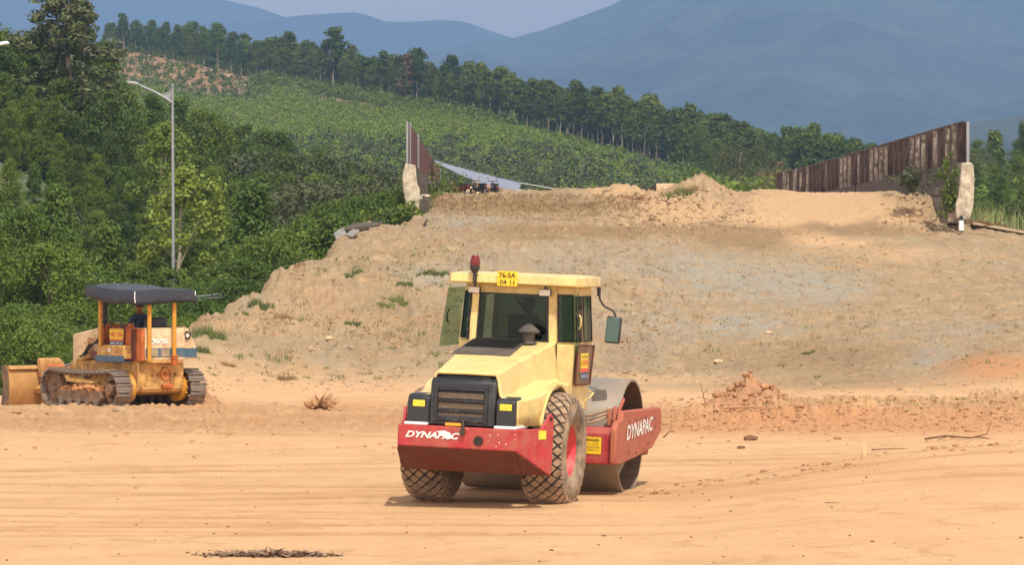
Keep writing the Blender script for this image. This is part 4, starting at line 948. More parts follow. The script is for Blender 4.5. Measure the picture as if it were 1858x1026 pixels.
def motorbike(px, d, rz, col, label):
    zz = 6.8-.014*(232-d)+.0; e = empty('motorbike', ((px-CX)/F*d, d, zz), (0, 0, rz), label, 'motorbike', 'motorbikes parked under the tarpaulin')
    for y in (-.62, .62):
        b = MB(); b.lathe([(.28, -.04), (.30, 0), (.28, .04), (.21, .03), (.21, -.03)], (0, y, .30), 'x', 20, True); w = b.build('wheel', M['black'], e)
        b = MB(); b.cyl((-.05, y, .3), (.05, y, .3), .05, n=10)
        for k in range(6): b.tube([(0, y, .3), (0, y+.21*math.cos(k*1.047), .3+.21*math.sin(k*1.047))], .01, 4)
        b.build('hub', M['galv'], w)
    b = MB(); b.prism([(-.7, .62), (-.55, .52), (-.2, .42), (.15, .34), (.42, .42), (.5, .8), (.42, .92), (.34, .62), (.05, .5), (-.1, .68), (-.6, .76)], 0, -.11, .11); b.build('body', col, e, bevel=.04)
    b = MB(); b.prism([(-.66, .76), (-.1, .70), (.0, .78), (-.2, .82), (-.66, .83)], 0, -.12, .12); b.build('seat', M['seat'], e, bevel=.03)
    b = MB(); b.tube([(0, .62, .3), (0, .45, .95)], .03, 6); b.tube([(-.33, .36, 1.0), (-.1, .46, .98), (.1, .46, .98), (.33, .36, 1.0)], .018, 6); b.build('handlebar', M['dark'], e)
    for s in (-1, 1):
        b = MB(); b.tube([(s*.2, .43, 1.0), (s*.28, .42, 1.18)], .009, 5); b.ico((s*.3, .42, 1.18), .04, 1, 0, random, (1.1, .3, .8)); b.build('mirror', M['black'], e)
    b = MB(); b.ico((0, .56, .86), .09, 2, 0); b.build('headlight', M['lamp'], e)
    b = MB(); b.box((0, -.7, .62), (.16, .06, .1)); b.build('tail_light', M['redlamp'], e, bevel=.01)
motorbike(834, 228, .9, M['redrust_shade'], 'red motorbike nearest the fence under the tarpaulin')
motorbike(869, 226, .6, M['blackpl'], 'black motorbike in the middle under the tarpaulin')
motorbike(897, 229, .25, M['dark'], 'dark motorbike furthest right under the tarpaulin')
r = random.Random(11)
for k, (px, y, s, lb) in enumerate([(850, 343, .42, 'pale boulder between the first two motorbikes'), (866, 332, .36, 'orange boulder on top of the pile under the tarpaulin'), (884, 338, .5, 'orange boulder right of the middle motorbike'), (915, 345, .5, 'flat boulder under the low end of the tarpaulin'), (935, 347, .4, 'small boulder at the right end of the pile'), (858, 351, .5, 'pale boulder low behind the black motorbike'), (905, 339, .4, 'orange boulder above the dark motorbike')]):
    d = 266; s *= .8; o = MB().ico((0, 0, 0), s, 2, .16, r, (1.25, 1, .8)).build('boulder', M['rock'] if k in (0, 5) else M['clod'], None, smooth=0); o.location = WP(px, y+3, d); tag(o, lb, 'boulder')

# ---------------------------------------------------------------- lamp posts
def lamp(px, d, ytop, zb, flip, label, L):
    top = CZ+(HY-ytop)/F*d; h = top-zb; e = empty('street_lamp', ((px-CX)/F*d, d, zb), (0, 0, 0), label, 'street lamp')
    b = MB(); b.tube([(0, 0, -.3), (-.02*h*.01, 0, h*.5), (-.03, 0, h)], [.085, .068, .045], 12); b.build('pole', M['galv'], e)
    b = MB(); b.ico((-.03, 0, h+.05), .07, 1, 0); b.build('finial', M['galv'], e)
    s = -1 if not flip else 1
    b = MB(); pts = [(s*.02, 0, h-.62), (s*.35, 0, h-.40), (s*.7, 0, h-.20), (s*1.1, 0, h-.02), (s*L, 0, h+.12)]; b.tube(pts, [.04, .04, .038, .035, .032], 8); b.build('arm', M['galv'], e)
    b = MB(); b.prism([(s*.06, h-.2), (s*.55, h-.36), (s*.3, h-.40), (s*.12, h-.55)], 1, -.008, .008); b.tube([(s*.05, 0, h-.12), (s*.3, 0, h-.28), (s*.62, 0, h-.3)], .025, 6); b.build('bracket', M['galv'], e)
    b = MB(); b.hexa([(s*L-.14, -.13, h+.06), (s*L+.14*s, -.13, h+.06), (s*L+.14*s, .13, h+.06), (s*L-.14, .13, h+.06), (s*L-.12, -.1, h+.16), (s*L+.1*s, -.1, h+.16), (s*L+.1*s, .1, h+.16), (s*L-.12, .1, h+.16)]) if False else b.box((s*(L+.16), 0, h+.16), (.5, .24, .09), (0, s*-.16, 0), .8)
    hd_ = b.build('lamp_head', M['whitep'] if flip else M['galv'], e, bevel=.02)
    b = MB(); b.box((s*(L+.16), 0, h+.108), (.38, .18, .02), (0, s*-.16, 0)); b.build('lens', M['lamp'], hd_)
    return e
lamp(314.5, 150, 157, -1.9, False, 'tall grey street lamp with a curved arm behind the black canopy', 1.38)
lamp(-70, 120, 88, -1.8, True, 'white street lamp head poking in at the left edge', 1.05)
# road barrier behind
def rail(px0, px1, y0_, y1_, d0, d1, label, zb=-1.9):
    A, B_ = WP(px0, y0_, d0), WP(px1, y1_, d1); e = empty('guard_rail', A, (0, 0, 0), label, 'guard rail'); v = B_-A
    for dz in (0, -.10):
        b = MB(); b.tube([Vector((0, 0, dz)), v+Vector((0, 0, dz))], .03, 6); b.build('rail', M['galv'], e)
    for k in range(4):
        q = v*(k/3+.02 if k < 3 else .97); b = MB(); b.bx(q.x-.02, q.x+.02, q.y+.05, q.y+.10, q.z-1.2, q.z+.02); b.build('post', M['galv'], e)
rail(345, 440, 540, 530, 125, 129, 'pale guard rail showing between canopy and mound')
rail(96, 190, 607, 606, 111, 112, 'guard rail seen through leaves above the bulldozer hood')
# excavator behind the trees
e = empty('excavator', WP(292, 672, 172), (0, 0, 2.2), 'orange excavator arm poking out of the trees behind the canopy', 'excavator'); 
zg = e.location.z
b = MB(); b.box((0, 0, .9), (2.2, 2.6, 1.1)); b.box((0, -1.3, 1.2), (2.1, .6, 1.2)); b.build('body', M['dpost'], e, bevel=.06)
b = MB(); b.box((-.6, .8, 1.9), (.8, 1.1, 1.3)); b.build('cab', M['glass'], e, bevel=.05)
for s in (-1, 1):
    b = MB(); b.prism([(-1.5, .3), (-1.3, 0), (1.3, 0), (1.5, .3), (1.3, .6), (-1.3, .6)], 0, s*1.0-.22, s*1.0+.22); b.build('track', M['trackd'], e, bevel=.04)
b = MB(); A = Vector((.25, 1.1, 1.2))
def e2l(px, py): return Euler((0, 0, -2.2)).to_matrix() @ (WP(px, py, 172)-Vector(e.location))
b.tube([A, e2l(304, 500), e2l(296, 486)], [.22, .2, .14], 6); b.build('boom', M['dpost'], e)
b = MB(); b.tube([e2l(297, 500), e2l(289, 490), e2l(283, 479)], [.13, .11, .06], 6); b.build('arm', M['dorange'], e)
# ---------------------------------------------------------------- text
def text(name, s, parent, org, xdir, ydir, w, h, mt, shear=0., bold=.0, thick=.004, lift=.002, spacing=1.0):
    cu = bpy.data.curves.new('t', 'FONT'); cu.body = s; cu.shear = shear; cu.offset = bold; cu.space_character = spacing; cu.resolution_u = 3
    to = bpy.data.objects.new('t', cu); COL.objects.link(to); bpy.context.view_layer.update()
    me = bpy.data.meshes.new_from_object(to.evaluated_get(bpy.context.evaluated_depsgraph_get())); bpy.data.objects.remove(to)
    co = np.array([v.co[:] for v in me.vertices]); mn = co.min(0); mx = co.max(0)
    xd = Vector(xdir).normalized(); yd = Vector(ydir).normalized(); nd = xd.cross(yd)
    v = [Vector(org)+xd*((c[0]-mn[0])/(mx[0]-mn[0])*w)+yd*((c[1]-mn[1])/(mx[1]-mn[1])*h)+nd*(lift) for c in co]
    n = len(v); fs = [tuple(p.vertices) for p in me.polygons]
    b = MB(); b.v = [tuple(q+nd*thick) for q in v]; b.f = fs; b.mi = [0]*len(fs)
    return b.build(name, mt, parent, smooth=0)

def skin_mesh(pts, edges, rad, sub=1):
    me = bpy.data.meshes.new('s'); me.from_pydata([tuple(p) for p in pts], edges, []); o = bpy.data.objects.new('s', me); COL.objects.link(o)
    m = o.modifiers.new('k', 'SKIN'); m.use_smooth_shade = True
    for i, r_ in enumerate(rad): me.skin_vertices[0].data[i].radius = r_ if isinstance(r_, tuple) else (r_, r_)
    me.skin_vertices[0].data[0].use_root = True
    u = o.modifiers.new('u', 'SUBSURF'); u.levels = sub; u.render_levels = sub
    bpy.context.view_layer.update()
    out = bpy.data.meshes.new_from_object(o.evaluated_get(bpy.context.evaluated_depsgraph_get())); bpy.data.objects.remove(o); return out

def seated_person(loc, rz, label, shirt, cap=True, reach=.32, parent=None):
    """adult sitting: origin at the seat under the pelvis, facing local +y"""
    e = empty('person', loc, (0, 0, rz), label, 'person')
    P_ = [(0, 0, .10), (0, .01, .26), (0, .02, .42), (0, .03, .52), (0, .035, .60),                     # pelvis..neck 0-4
          (-.19, .02, .47), (-.25, .12, .25), (-.20, .12+reach, .24), (-.18, .20+reach, .235),               # left arm 5-8
          (.19, .02, .47), (.25, .12, .25), (.20, .12+reach, .24), (.18, .20+reach, .235),
          (-.10, .06, .08), (-.13, .44, .10), (-.13, .50, -.32), (-.13, .64, -.37),
          (.10, .06, .08), (.13, .44, .10), (.13, .50, -.32), (.13, .64, -.37)]
    E_ = [(0, 1), (1, 2), (2, 3), (3, 4), (3, 5), (5, 6), (6, 7), (7, 8), (3, 9), (9, 10), (10, 11), (11, 12), (0, 13), (13, 14), (14, 15), (15, 16), (0, 17), (17, 18), (18, 19), (19, 20)]
    Rr = [(.16, .12), (.15, .105), (.165, .11), (.10, .085), .055, .062, .048, .034, .026, .062, .048, .034, .026, .085, .065, .05, .04, .085, .065, .05, .04]
    me = skin_mesh(P_, E_, Rr, 1)
    b = MB(); b.v = [tuple(v.co) for v in me.vertices]; b.f = [tuple(p.vertices) for p in me.polygons]
    def mi_(c):
        x, y, z = c
        if z > .545: return 2
        if z > .14 and y > reach+.10: return 2
        if z > .13: return 0
        return 1 if z > -.31 else 3
    b.mi = [mi_(p.center) for p in me.polygons]
    n0 = len(b.mi)
    # head, face, ears
    b.cur = 2; hc = Vector((0, .05, .70))
    bm_ = bmesh.new(); bmesh.ops.create_uvsphere(bm_, u_segments=16, v_segments=12, radius=1); vs = []
    for v in bm_.verts:
        x, y, z = v.co; w = .076*(1-.18*max(0, -z)); yy_ = .094+(.012 if (y > 0 and z < .1) else 0)
        vs.append(hc+Vector((x*w, y*yy_*(1-.1*max(0, -z)), z*.115)))
    b.add(vs, [tuple(v.index for v in f.verts) for f in bm_.faces]); bm_.free()
    b.add([hc+Vector(q) for q in ((0, .096, .02), (-.016, .094, -.025), (.016, .094, -.025), (0, .125, -.022), (0, .098, -.036))], [(0, 1, 3), (0, 3, 2), (1, 4, 3), (3, 4, 2)])
    for s in (-1, 1): b.ico(hc+Vector((s*.076, 0, -.005)), .028, 1, 0, random, (.35, .7, 1.1))
    # hands: palm, four fingers curled round a grip, thumb from the side
    for s in (-1, 1):
        w0 = Vector((s*.18, .20+reach, .235)); b.box(w0+Vector((0, .045, -.002)), (.078, .095, .032), (-.2, 0, 0))
        for k, L_ in enumerate((.068, .078, .074, .056)):
            x = s*(-.030+.020*k); a = w0+Vector((x, .088, -.008)); b.tube([a, a+Vector((0, L_*.45, -.008)), a+Vector((0, L_*.62, -.034)), a+Vector((0, L_*.38, -.052))], [.0095, .009, .008, .007], 6)
        a = w0+Vector((-s*.036, .02, 0)); b.tube([a, a+Vector((-s*.022, .03, -.01)), a+Vector((-s*.012, .062, -.028))], [.012, .0105, .008], 6)
    b.cur = 4
    for s in (-1, 1): b.ico(hc+Vector((s*.03, .088, .018)), .011, 1, 0, random, (1.2, .6, .7))
    b.box(hc+Vector((0, .096, -.055)), (.042, .01, .008))
    body = b.build('body', [shirt, M['trouser'], M['skin'], M['black'], M['ink']], e, smooth=60)
    b = MB(); bm_ = bmesh.new(); bmesh.ops.create_uvsphere(bm_, u_segments=16, v_segments=10, radius=1); vs = []
    for v in bm_.verts: x, y, z = v.co; z = max(z, -.15 if y < .3 else .32); vs.append(hc+Vector((x*.083, y*.10-.006, z*.123+.004)))
    b.add(vs, [tuple(v.index for v in f.verts) for f in bm_.faces]); bm_.free(); b.build('hair', M['hair'], e, smooth=60)
    if cap:
        b = MB(); b.lathe([(.093, .03), (.094, .07), (.08, .112), (.045, .132), (.001, .138)], hc+Vector((0, -.004, 0)), 'z', 16); b.box(hc+Vector((0, .125, .045)), (.13, .09, .012), (-.25, 0, 0)); b.build('cap', M['cap'], e, smooth=60)
    return e

# ---------------------------------------------------------------- road roller
X0 = -.26; YR = 50.0
zr = float(gz_at(X0, YR))
rl = empty('road_roller', (X0, YR, zr - .02), (0, R(2.3), R(-15)), 'pale yellow road roller with red bumper and dusty diamond tread tyres in the foreground', 'road roller')
def mir(b, f):
    for s in (1, -1): f(b, s)
# rear bumper
b = MB(); UL, UR = -.80, .715
b.prism([(-1.60, 1.04), (-1.60, .78), (-1.28, .50), (-1.15, .50), (-1.10, 1.04)], 0, UL, UR)
WG = {1: (UR, 1.04, -1.05), -1: (UL, -.90, -1.00)}
def wing(b, s):
    A = Vector((WG[s][0], -1.60, 0)); Bv = Vector((WG[s][1], WG[s][2], 0)); L = (Bv-A).length; dr = (Bv-A).normalized(); nn = Vector((-dr.y, dr.x, 0))*(.035 if s > 0 else -.035)
    poly = [(0, 1.04), (0, .78), (L-.02, .46), (L, .60), (L+.01, 1.16), (L-.03, 1.24), (L-.08, 1.23), (L-.13, 1.14), (L-.22, 1.05)]
    v = [A+dr*p[0]+Vector((0, 0, p[1])) for p in poly]; n = len(v)
    b.add(v+[q+nn for q in v], [tuple(range(n)), tuple(range(n, 2*n))[::-1]]+[(i, (i+1) % n, n+(i+1) % n, n+i) for i in range(n)])
    Bl = A+dr*(L-.03)+Vector((0, 0, .472)); D_ = Vector((WG[s][0]+s*.002, -1.28, .50)); B0 = A+Vector((0, 0, .775))
    b.slab([B0+Vector((0, .004, 0)), Bl, D_], .03 if s > 0 else -.03)
wing(b, 1); wing(b, -1)
bump_ = b.build('rear_bumper', M['red'], rl, bevel=.012)
b = MB(); b.prism([(-1.603, .776), (-1.283, .497), (-1.28, .47), (-1.575, .73)], 0, UL+.002, UR-.002)
for s in (-1, 1):
    q = WG[s]; b.slab([(q[0], -1.604, .770), (q[1]-s*.015, q[2]-.035, .463), (q[0], -1.285, .492)], -.01*s)
b.build('underside_shade_plate', M['redrust_shade'], bump_, bevel=.006)  # added darker sheet: underside shade and dirt put into its colour
b = MB(); b.lathe([(.052, -.008), (.066, -.008), (.066, .03), (.052, .03)], (.235, -1.60, .88), 'y', 20, True); b.build('tow_hole_ring', M['redrust_shade'], bump_)
b = MB(); b.cyl((.235, -1.606, .88), (.235, -1.59, .88), .052, n=20); b.build('tow_hole_dark_disc', M['black'], bump_)  # black disc on the face stands for the dark inside the hole
text('lettering', 'DYNAPAC', bump_, (-.70, -1.6015, .885), (1, 0, 0), (0, 0, 1), .70, .082, M['white'], shear=.35, bold=.035)
b = MB(); b.slab([(-.16, -1.608, .88), (-.24, -1.608, .93), (-.30, -1.608, .975), (-.20, -1.608, .99), (-.12, -1.608, .96), (-.10, -1.608, .90)][::-1], .003); b.build('paint_scrape', M['white'], bump_)
rr = random.Random(2)
for k in range(12):
    x, z = rr.uniform(.35, .70), rr.uniform(.80, .99); s = rr.uniform(.004, .022)
    b = MB(); b.slab([(x-s, -1.6025, z), (x-s*.3, -1.6025, z-s*.6), (x+s*1.1, -1.6025, z-s*.2), (x+s*.4, -1.6025, z+s*.7)], .0015); b.build('paint_scuff', M['rock'], bump_)
b = MB(); A = Vector((UR, -1.60, 0)); dr = Vector((1.04-UR, .55, 0)).normalized(); nn = Vector((dr.y, -dr.x, 0))
q0 = A+dr*.38+nn*.003; b.slab([q0+Vector((0, 0, .92)), q0+dr*.13+Vector((0, 0, .92)), q0+dr*.13+Vector((0, 0, 1.03)), q0+Vector((0, 0, 1.03))], .003); b.build('yellow_reflector', M['reflect'], bump_)
q0 = A+dr*.585+nn*.002; b = MB(); b.cyl(q0+Vector((0, 0, 1.17)), q0+nn*.004+Vector((0, 0, 1.17)), .022, n=12); b.build('lug_hole_dark_disc', M['black'], bump_)  # no real opening: flat black disc gives the hole's dark inside
# white sills, engine grille
for a_, c_, y_ in ((-.73, -.44, -1.40), (.42, .70, -1.0)): MB().bx(a_, c_, -1.585, y_, 1.043, 1.075).build('sill', M['clod'] if False else M['whitep'], rl, bevel=.006)
for u_ in (.585,): MB().hexa([(u_, .695, 1.6), (u_+.012, .695, 1.6), (u_+.012, .716, 1.6), (u_, .716, 1.6), (u_, .695, 2.06), (u_+.012, .695, 2.06), (u_+.012, .716, 2.06), (u_, .716, 2.06)]).build('panel_seam', M['ink'], rl)
b = MB(); b.prism([(-1.53, 1.05), (-1.505, 1.56), (-1.47, 1.615), (-1.18, 1.735), (-1.10, 1.70), (-1.10, 1.05)], 0, -.425, .405)
gr = b.build('engine_grille', M['blackpl'], rl, bevel=.02, seg=3)
b = MB()
for z0, z1 in ((1.385, 1.455), (1.262, 1.33), (1.145, 1.20)): b.bx(-.315, .265, -1.524, -1.50, z0, z1)
b.build('grille_mesh', M['mesh'], gr)
b = MB()
for z in (1.50, 1.358, 1.235, 1.118): b.prism([(-1.545, z-.012), (-1.545, z+.010), (-1.505, z+.022), (-1.505, z-.022)], 0, -.34, .29)
for x in (-.345, .295): b.bx(x-.022, x+.022, -1.548, -1.505, 1.08, 1.54)
b.build('louvre_bar', M['blackpl'], gr, bevel=.006)
b = MB(); b.box((0, -1.29, 1.694), (.66, .13, .02), (R(22.5), 0, 0)); b.box((0, -1.40, 1.648), (.62, .03, .02), (R(22.5), 0, 0)); b.build('top_slot', M['blackpl'], gr, bevel=.004)
for s, x0_, x1_ in ((-1, -.72, -.432), (1, .412, .66)):
    b = MB(); b.prism([(-1.50, 1.076), (-1.485, 1.37), (-1.44, 1.415), (-1.2, 1.43), (-1.2, 1.076)], 0, x0_, x1_); sb = b.build('side_housing', M['blackpl'], rl, bevel=.018, seg=3)
    c0 = x0_+.07 if s < 0 else x0_+.05
    b = MB(); b.bx(c0, c0+.155, -1.504, -1.49, 1.265, 1.345); b.build('yellow_reflector', M['reflect'], sb, bevel=.003)
b = MB(); b.bx(-.20, .0, -1.60, -1.525, 1.05, 1.085); b.build('amber_reflector', M['amber'], rl, bevel=.004)
b = MB(); b.tube([(.0, -1.56, 1.13), (.03, -1.58, 1.10), (.04, -1.62, 1.02)], .012, 6); b.tube([(-.02, -1.56, 1.13), (.2, -1.55, 1.10)], .012, 6); b.box((.035, -1.63, .98), (.055, .03, .07)); b.tube([(.015, -1.63, 1.01), (.015, -1.63, 1.06), (.055, -1.63, 1.06), (.055, -1.63, 1.01)], .006, 6); b.build('latch', M['dark'], rl)
# hood: lofted sections with wheel arches
secs = []
NV = 40
for i in range(NV+1):
    v = -1.42 + (2.12)*i/NV; t_ = (v+1.42)/2.12
    ht = .405 + .165*t_**1.3; zt = 1.705 + .355*t_**.95; zf = 1.42 + .15*smooth01(np.array((v+1.2)/1.3)).item()
    hs = ht + .045 + .02*t_; hf = .67+.12*smooth01(np.array((v+1.4)/.9)).item()
    ar = .715+math.sqrt(max(0, .825**2-v*v)) if abs(v) < .825 else 0
    zb = max(1.065, ar)
    sec = [(0, zt+.006), (ht-.03, zt), (ht, zt-.022), (hs, zf+.03), (hs+.03, zf), (hf-.03, zf-.012), (hf, zf-.045), (hf+.008, (zf-.045)*.5+zb*.5), (hf+.008, min(zb, zf-.06))]
    secs.append([(s[0], v, s[1]) for s in sec])
b = MB(); K = len(secs[0]); vs = []
for s in (1, -1):
    base = len(vs)
    for sec in secs: vs += [(p[0]*s, p[1], p[2]) for p in sec]
n0 = (NV+1)*K; fs = []
for base in (0, n0):
    for i in range(NV):
        for k in range(K-1): fs.append((base+i*K+k, base+i*K+k+1, base+(i+1)*K+k+1, base+(i+1)*K+k))
fs.append(tuple(range(1, K)) + tuple(n0+k for k in range(K-1, 0, -1)) + (n0,) ) if False else None
b.add(vs, [f for f in fs if f]); bodyh = b.build('hood', M['yellow'], rl, smooth=28, solid=.03)
# weld centre line
bm_ = bmesh.new(); bm_.from_mesh(bodyh.data); bmesh.ops.remove_doubles(bm_, verts=bm_.verts, dist=.001); bmesh.ops.recalc_face_normals(bm_, faces=bm_.faces); bm_.to_mesh(bodyh.data); bm_.free()
# wheel arch lip
for s in (1, -1):
    b = MB(); pts = []
    for k in range(22):
        a = R(156 - 124*k/21); pts.append((s*.775, .825*math.cos(a), .715+.825*math.sin(a)))
    vs = []; fs = []
    for p in pts:
        d_ = Vector((0, p[1], p[2]-.725)).normalized(); c0 = Vector(p)
        vs += [c0-Vector((s*.20, 0, 0))-d_*.0, c0+Vector((s*.045, 0, 0)), c0+Vector((s*.045, 0, 0))+d_*.03, c0+Vector((s*.0, 0, 0))+d_*.035]
    for i in range(len(pts)-1): fs += [(4*i+k, 4*i+k+1, 4*i+5+k, 4*i+4+k) for k in range(3)]
    b.add(vs, fs); b.build('wheel_arch', M['yellow'], rl, smooth=30, solid=.012)
# louvre panel on the hood
def hz_(v): t_ = (v+1.42)/2.12; return 1.705+.355*max(0, t_)**.95+.006
b = MB(); v0, v1 = -.36, .56; b.hexa([(-.50, v0, hz_(v0)), (.26, v0, hz_(v0)), (.22, v1, hz_(v1)), (-.50, v1, hz_(v1)), (-.49, v0+.01, hz_(v0)+.025), (.25, v0+.01, hz_(v0)+.025), (.21, v1-.01, hz_(v1)+.025), (-.49, v1-.01, hz_(v1)+.025)])
lp = b.build('louvre_panel', mat('dusty_black_panel', (.05, .042, .034), .7, dirt=(.13, .10, .075), amt=.5, dscale=3), rl, bevel=.006)
b = MB()
for k in range(26):
    x = -.44+k*.0255; b.hexa([(x, .02, hz_(.02)+.026), (x+.009, .02, hz_(.02)+.026), (x+.009, .52, hz_(.52)+.026), (x, .52, hz_(.52)+.026), (x, .02, hz_(.02)+.045), (x+.009, .02, hz_(.02)+.045), (x+.009, .52, hz_(.52)+.045), (x, .52, hz_(.52)+.045)])
b.build('louvre', M['black'], lp)
b = MB(); b.lathe([(.001, .225), (.03, .22), (.09, .18), (.14, .135), (.14, .12), (.11, .10), (.075, .09), (.075, .0), (.10, -.02), (.11, -.03)], (.27, .50, 2.07), 'z', 24); b.build('air_pre_cleaner', mat('dusty_black', (.05, .044, .04), .6, dirt=(.14, .11, .085), amt=.5), rl)
# underbody
b = MB(); b.bx(-.44, .44, -1.12, 1.7, .52, 1.04); b.bx(-.36, .36, -1.3, 2.3, .60, .95); b.cyl((-.5, 0, .725), (.5, 0, .725), .20, n=20); b.cyl((0, 1.7, .45), (0, 1.7, 1.15), .18, n=18); b.build('chassis', M['dark'], rl, bevel=.01)
# wheels
def tyre_prof(R0, w):
    h = w/2; return [(R0-.40, -h+.08), (R0-.36, -h+.02), (R0-.24, -h-.008), (R0-.13, -h+.005), (R0-.065, -h+.045), (R0-.035, -h+.09), (R0-.022, -h+.18), (R0-.018, 0), (R0-.022, h-.18), (R0-.035, h-.09), (R0-.065, h-.045), (R0-.13, h-.005), (R0-.24, h+.008), (R0-.36, h-.02), (R0-.40, h-.08)]
TR = .725; TW = .56
def surf_r(x):                                           # tread radius across the width
    h = TW/2; a = abs(x)/h
    return TR-.006-.085*max(0, a-.45)**2/.3025 - .10*max(0, a-.86)
for s in (-1, 1):
    wh = empty('wheel', (s*.785, 0, TR), (R(rr.uniform(0, 20)), 0, 0)); wh.parent = rl; KIDS.setdefault(rl.name, []).append(wh)
    b = MB(); b.lathe(tyre_prof(TR, TW), (0, 0, 0), 'x', 64); ty = b.build('tyre', M['tyre'], wh, smooth=50)
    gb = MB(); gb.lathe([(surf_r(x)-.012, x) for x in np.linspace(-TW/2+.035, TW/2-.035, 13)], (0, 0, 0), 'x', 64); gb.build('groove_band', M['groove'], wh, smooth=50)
    b = MB(); NL = 30; rows = 7; cw = (TW-.03)/rows*1.0
    for j in range(-4, 5):
        xc = j*cw*.98; 
        for i in range(NL):
            th = 2*math.pi*(i+(.5 if j % 2 else 0))/NL; hw = cw*.88; hth = math.pi/NL*.84
            dm = [(-1, 0), (-.58, -.52), (0, -1), (.58, -.52), (1, 0), (.58, .52), (0, 1), (-.58, .52)]
            lo = []; hi_ = []
            for (a, c_) in dm:
                for lst, k, off in ((lo, .94, -.03), (hi_, .78, .012)):
                    x = min(max(xc+a*hw*k, -TW/2+.012), TW/2-.012); t_ = th+c_*hth*k; r_ = surf_r(x)+off; lst.append((x, r_*math.cos(t_), r_*math.sin(t_)))
            b.add(lo+hi_, [tuple(range(8, 16))]+[(q, (q+1) % 8, 8+(q+1) % 8, 8+q) for q in range(8)])
    b.build('tread', M['lug'], wh, smooth=30)
    b = MB(); b.lathe([(.34, -TW/2+.07), (.355, -TW/2+.05), (.355, TW/2-.05), (.34, TW/2-.07), (.325, TW/2-.07), (.31, TW/2-.16), (.29, TW/2-.20), (.16, TW/2-.21), (.15, TW/2-.16), (.11, TW/2-.13), (.001, TW/2-.13)] if s > 0 else
                      [(.34, TW/2-.07), (.355, TW/2-.05), (.355, -TW/2+.05), (.34, -TW/2+.07), (.325, -TW/2+.07), (.31, -TW/2+.16), (.29, -TW/2+.20), (.16, -TW/2+.21), (.001, -TW/2+.16)], (0, 0, 0), 'x', 40)
    rm = b.build('rim', M['rim'], wh, smooth=40)
    b = MB()
    for k in range(10): a = k*.628; b.cyl((s*(TW/2-.22), .22*math.cos(a), .22*math.sin(a)), (s*(TW/2-.18), .22*math.cos(a), .22*math.sin(a)), .018, n=6)
    b.build('wheel_nuts', M['dark'], rm)
# cab
def cb(u, v, z):                                          # the cab leans in slightly towards its roof
    t_ = (z-2.04)/.75; return Vector((u*(1-.06*t_), 1.25+(v-1.25)*(1-.03*t_), z))
FP = [(-.57, .72), (.57, .72), (.77, .90), (.77, 1.88), (.60, 2.0), (-.60, 2.0), (-.77, 1.88), (-.77, .90)]
b = MB(); lo = [(p[0]*(.97), p[1]*.92+.10, 1.16) for p in FP]; hi_ = [(p[0], p[1], 2.035) for p in FP]
n = 8; b.add(lo+hi_, [tuple(range(8))[::-1], tuple(range(8, 16))]+[(i, (i+1) % 8, 8+(i+1) % 8, 8+i) for i in range(8)]); cabb = b.build('cab_base', M['yellow'], rl, bevel=.015)
b = MB(); b.bx(-.5, .5, 1.0, 1.9, 2.037, 2.06); b.build('cab_floor', M['interior'], cabb)
def post(b, u, v, w=.035, z0=2.03, z1=2.80):
    a, c_ = cb(u, v, z0), cb(u, v, z1); b.hexa([a+Vector((-w, -w, 0)), a+Vector((w, -w, 0)), a+Vector((w, w, 0)), a+Vector((-w, w, 0)), c_+Vector((-w, -w, 0)), c_+Vector((w, -w, 0)), c_+Vector((w, w, 0)), c_+Vector((-w, w, 0))])
b = MB()
for u in (-.535, .535): post(b, u, .745, .05)
for u in (-.745, .745): post(b, u, 1.86, .03)
for u in (-.59, .59): post(b, u, 1.97, .03)
post(b, .755, 1.36, .018)
for (p, q) in (((-.535, .745), (.535, .745)), ((.535, .745), (.745, .99)), ((-.745, .99), (-.535, .745)), ((.745, .99), (.745, 1.86)), ((-.745, .99), (-.745, 1.86)), ((-.59, 1.97), (.59, 1.97))):
    for z0, z1 in ((2.03, 2.065), (2.66, 2.80)):
        A, B_, C_, D_ = cb(*p, z0), cb(*q, z0), cb(*q, z1), cb(*p, z1); nn = (B_-A).cross(D_-A).normalized()*.02
        b.hexa([A-nn, B_-nn, B_+nn, A+nn, D_-nn, C_-nn, C_+nn, D_+nn])
b.build('cab_frame', M['yellow'], rl, bevel=.006)
def pane(name, p, q, z0, z1, mt, off=0., par=None, frame=None, fr=.018):
    A, B_, C_, D_ = cb(*p, z0), cb(*q, z0), cb(*q, z1), cb(*p, z1); nn = (B_-A).cross(D_-A).normalized(); o_ = nn*off
    b = MB(); b.slab([A+o_, B_+o_, C_+o_, D_+o_], .006); g_ = b.build(name, mt, par or rl)
    if frame:
        b = MB(); e1 = (B_-A).normalized()*fr; e2 = Vector((0, 0, fr)); f0 = nn*(off+.008)
        for (a, c_, d1, d2) in ((A, B_, e2, None), (D_, C_, -e2, None)):
            b.hexa([a+f0-nn*.01, c_+f0-nn*.01, c_+f0+d1-nn*.01, a+f0+d1-nn*.01, a+f0+nn*.004, c_+f0+nn*.004, c_+f0+d1+nn*.004, a+f0+d1+nn*.004])
        for (a, c_, d1) in ((A, D_, e1), (B_, C_, -e1)):
            b.hexa([a+f0-nn*.01+e2, a+d1+f0-nn*.01+e2, c_+d1+f0-nn*.01-e2, c_+f0-nn*.01-e2, a+f0+nn*.004+e2, a+d1+f0+nn*.004+e2, c_+d1+f0+nn*.004-e2, c_+f0+nn*.004-e2])
        b.build('window_seal', frame, g_)
    return g_
pane('rear_window', (-.485, .705), (.485, .705), 2.065, 2.67, M['glass'], 0, None, M['black'], .022)
pane('corner_window', (.585, .765), (.745, .965), 2.065, 2.68, M['glass'], .012, None, M['black'], .016)
pane('corner_window', (-.745, .965), (-.585, .765), 2.065, 2.68, M['glass'], .012, None, M['black'], .016)
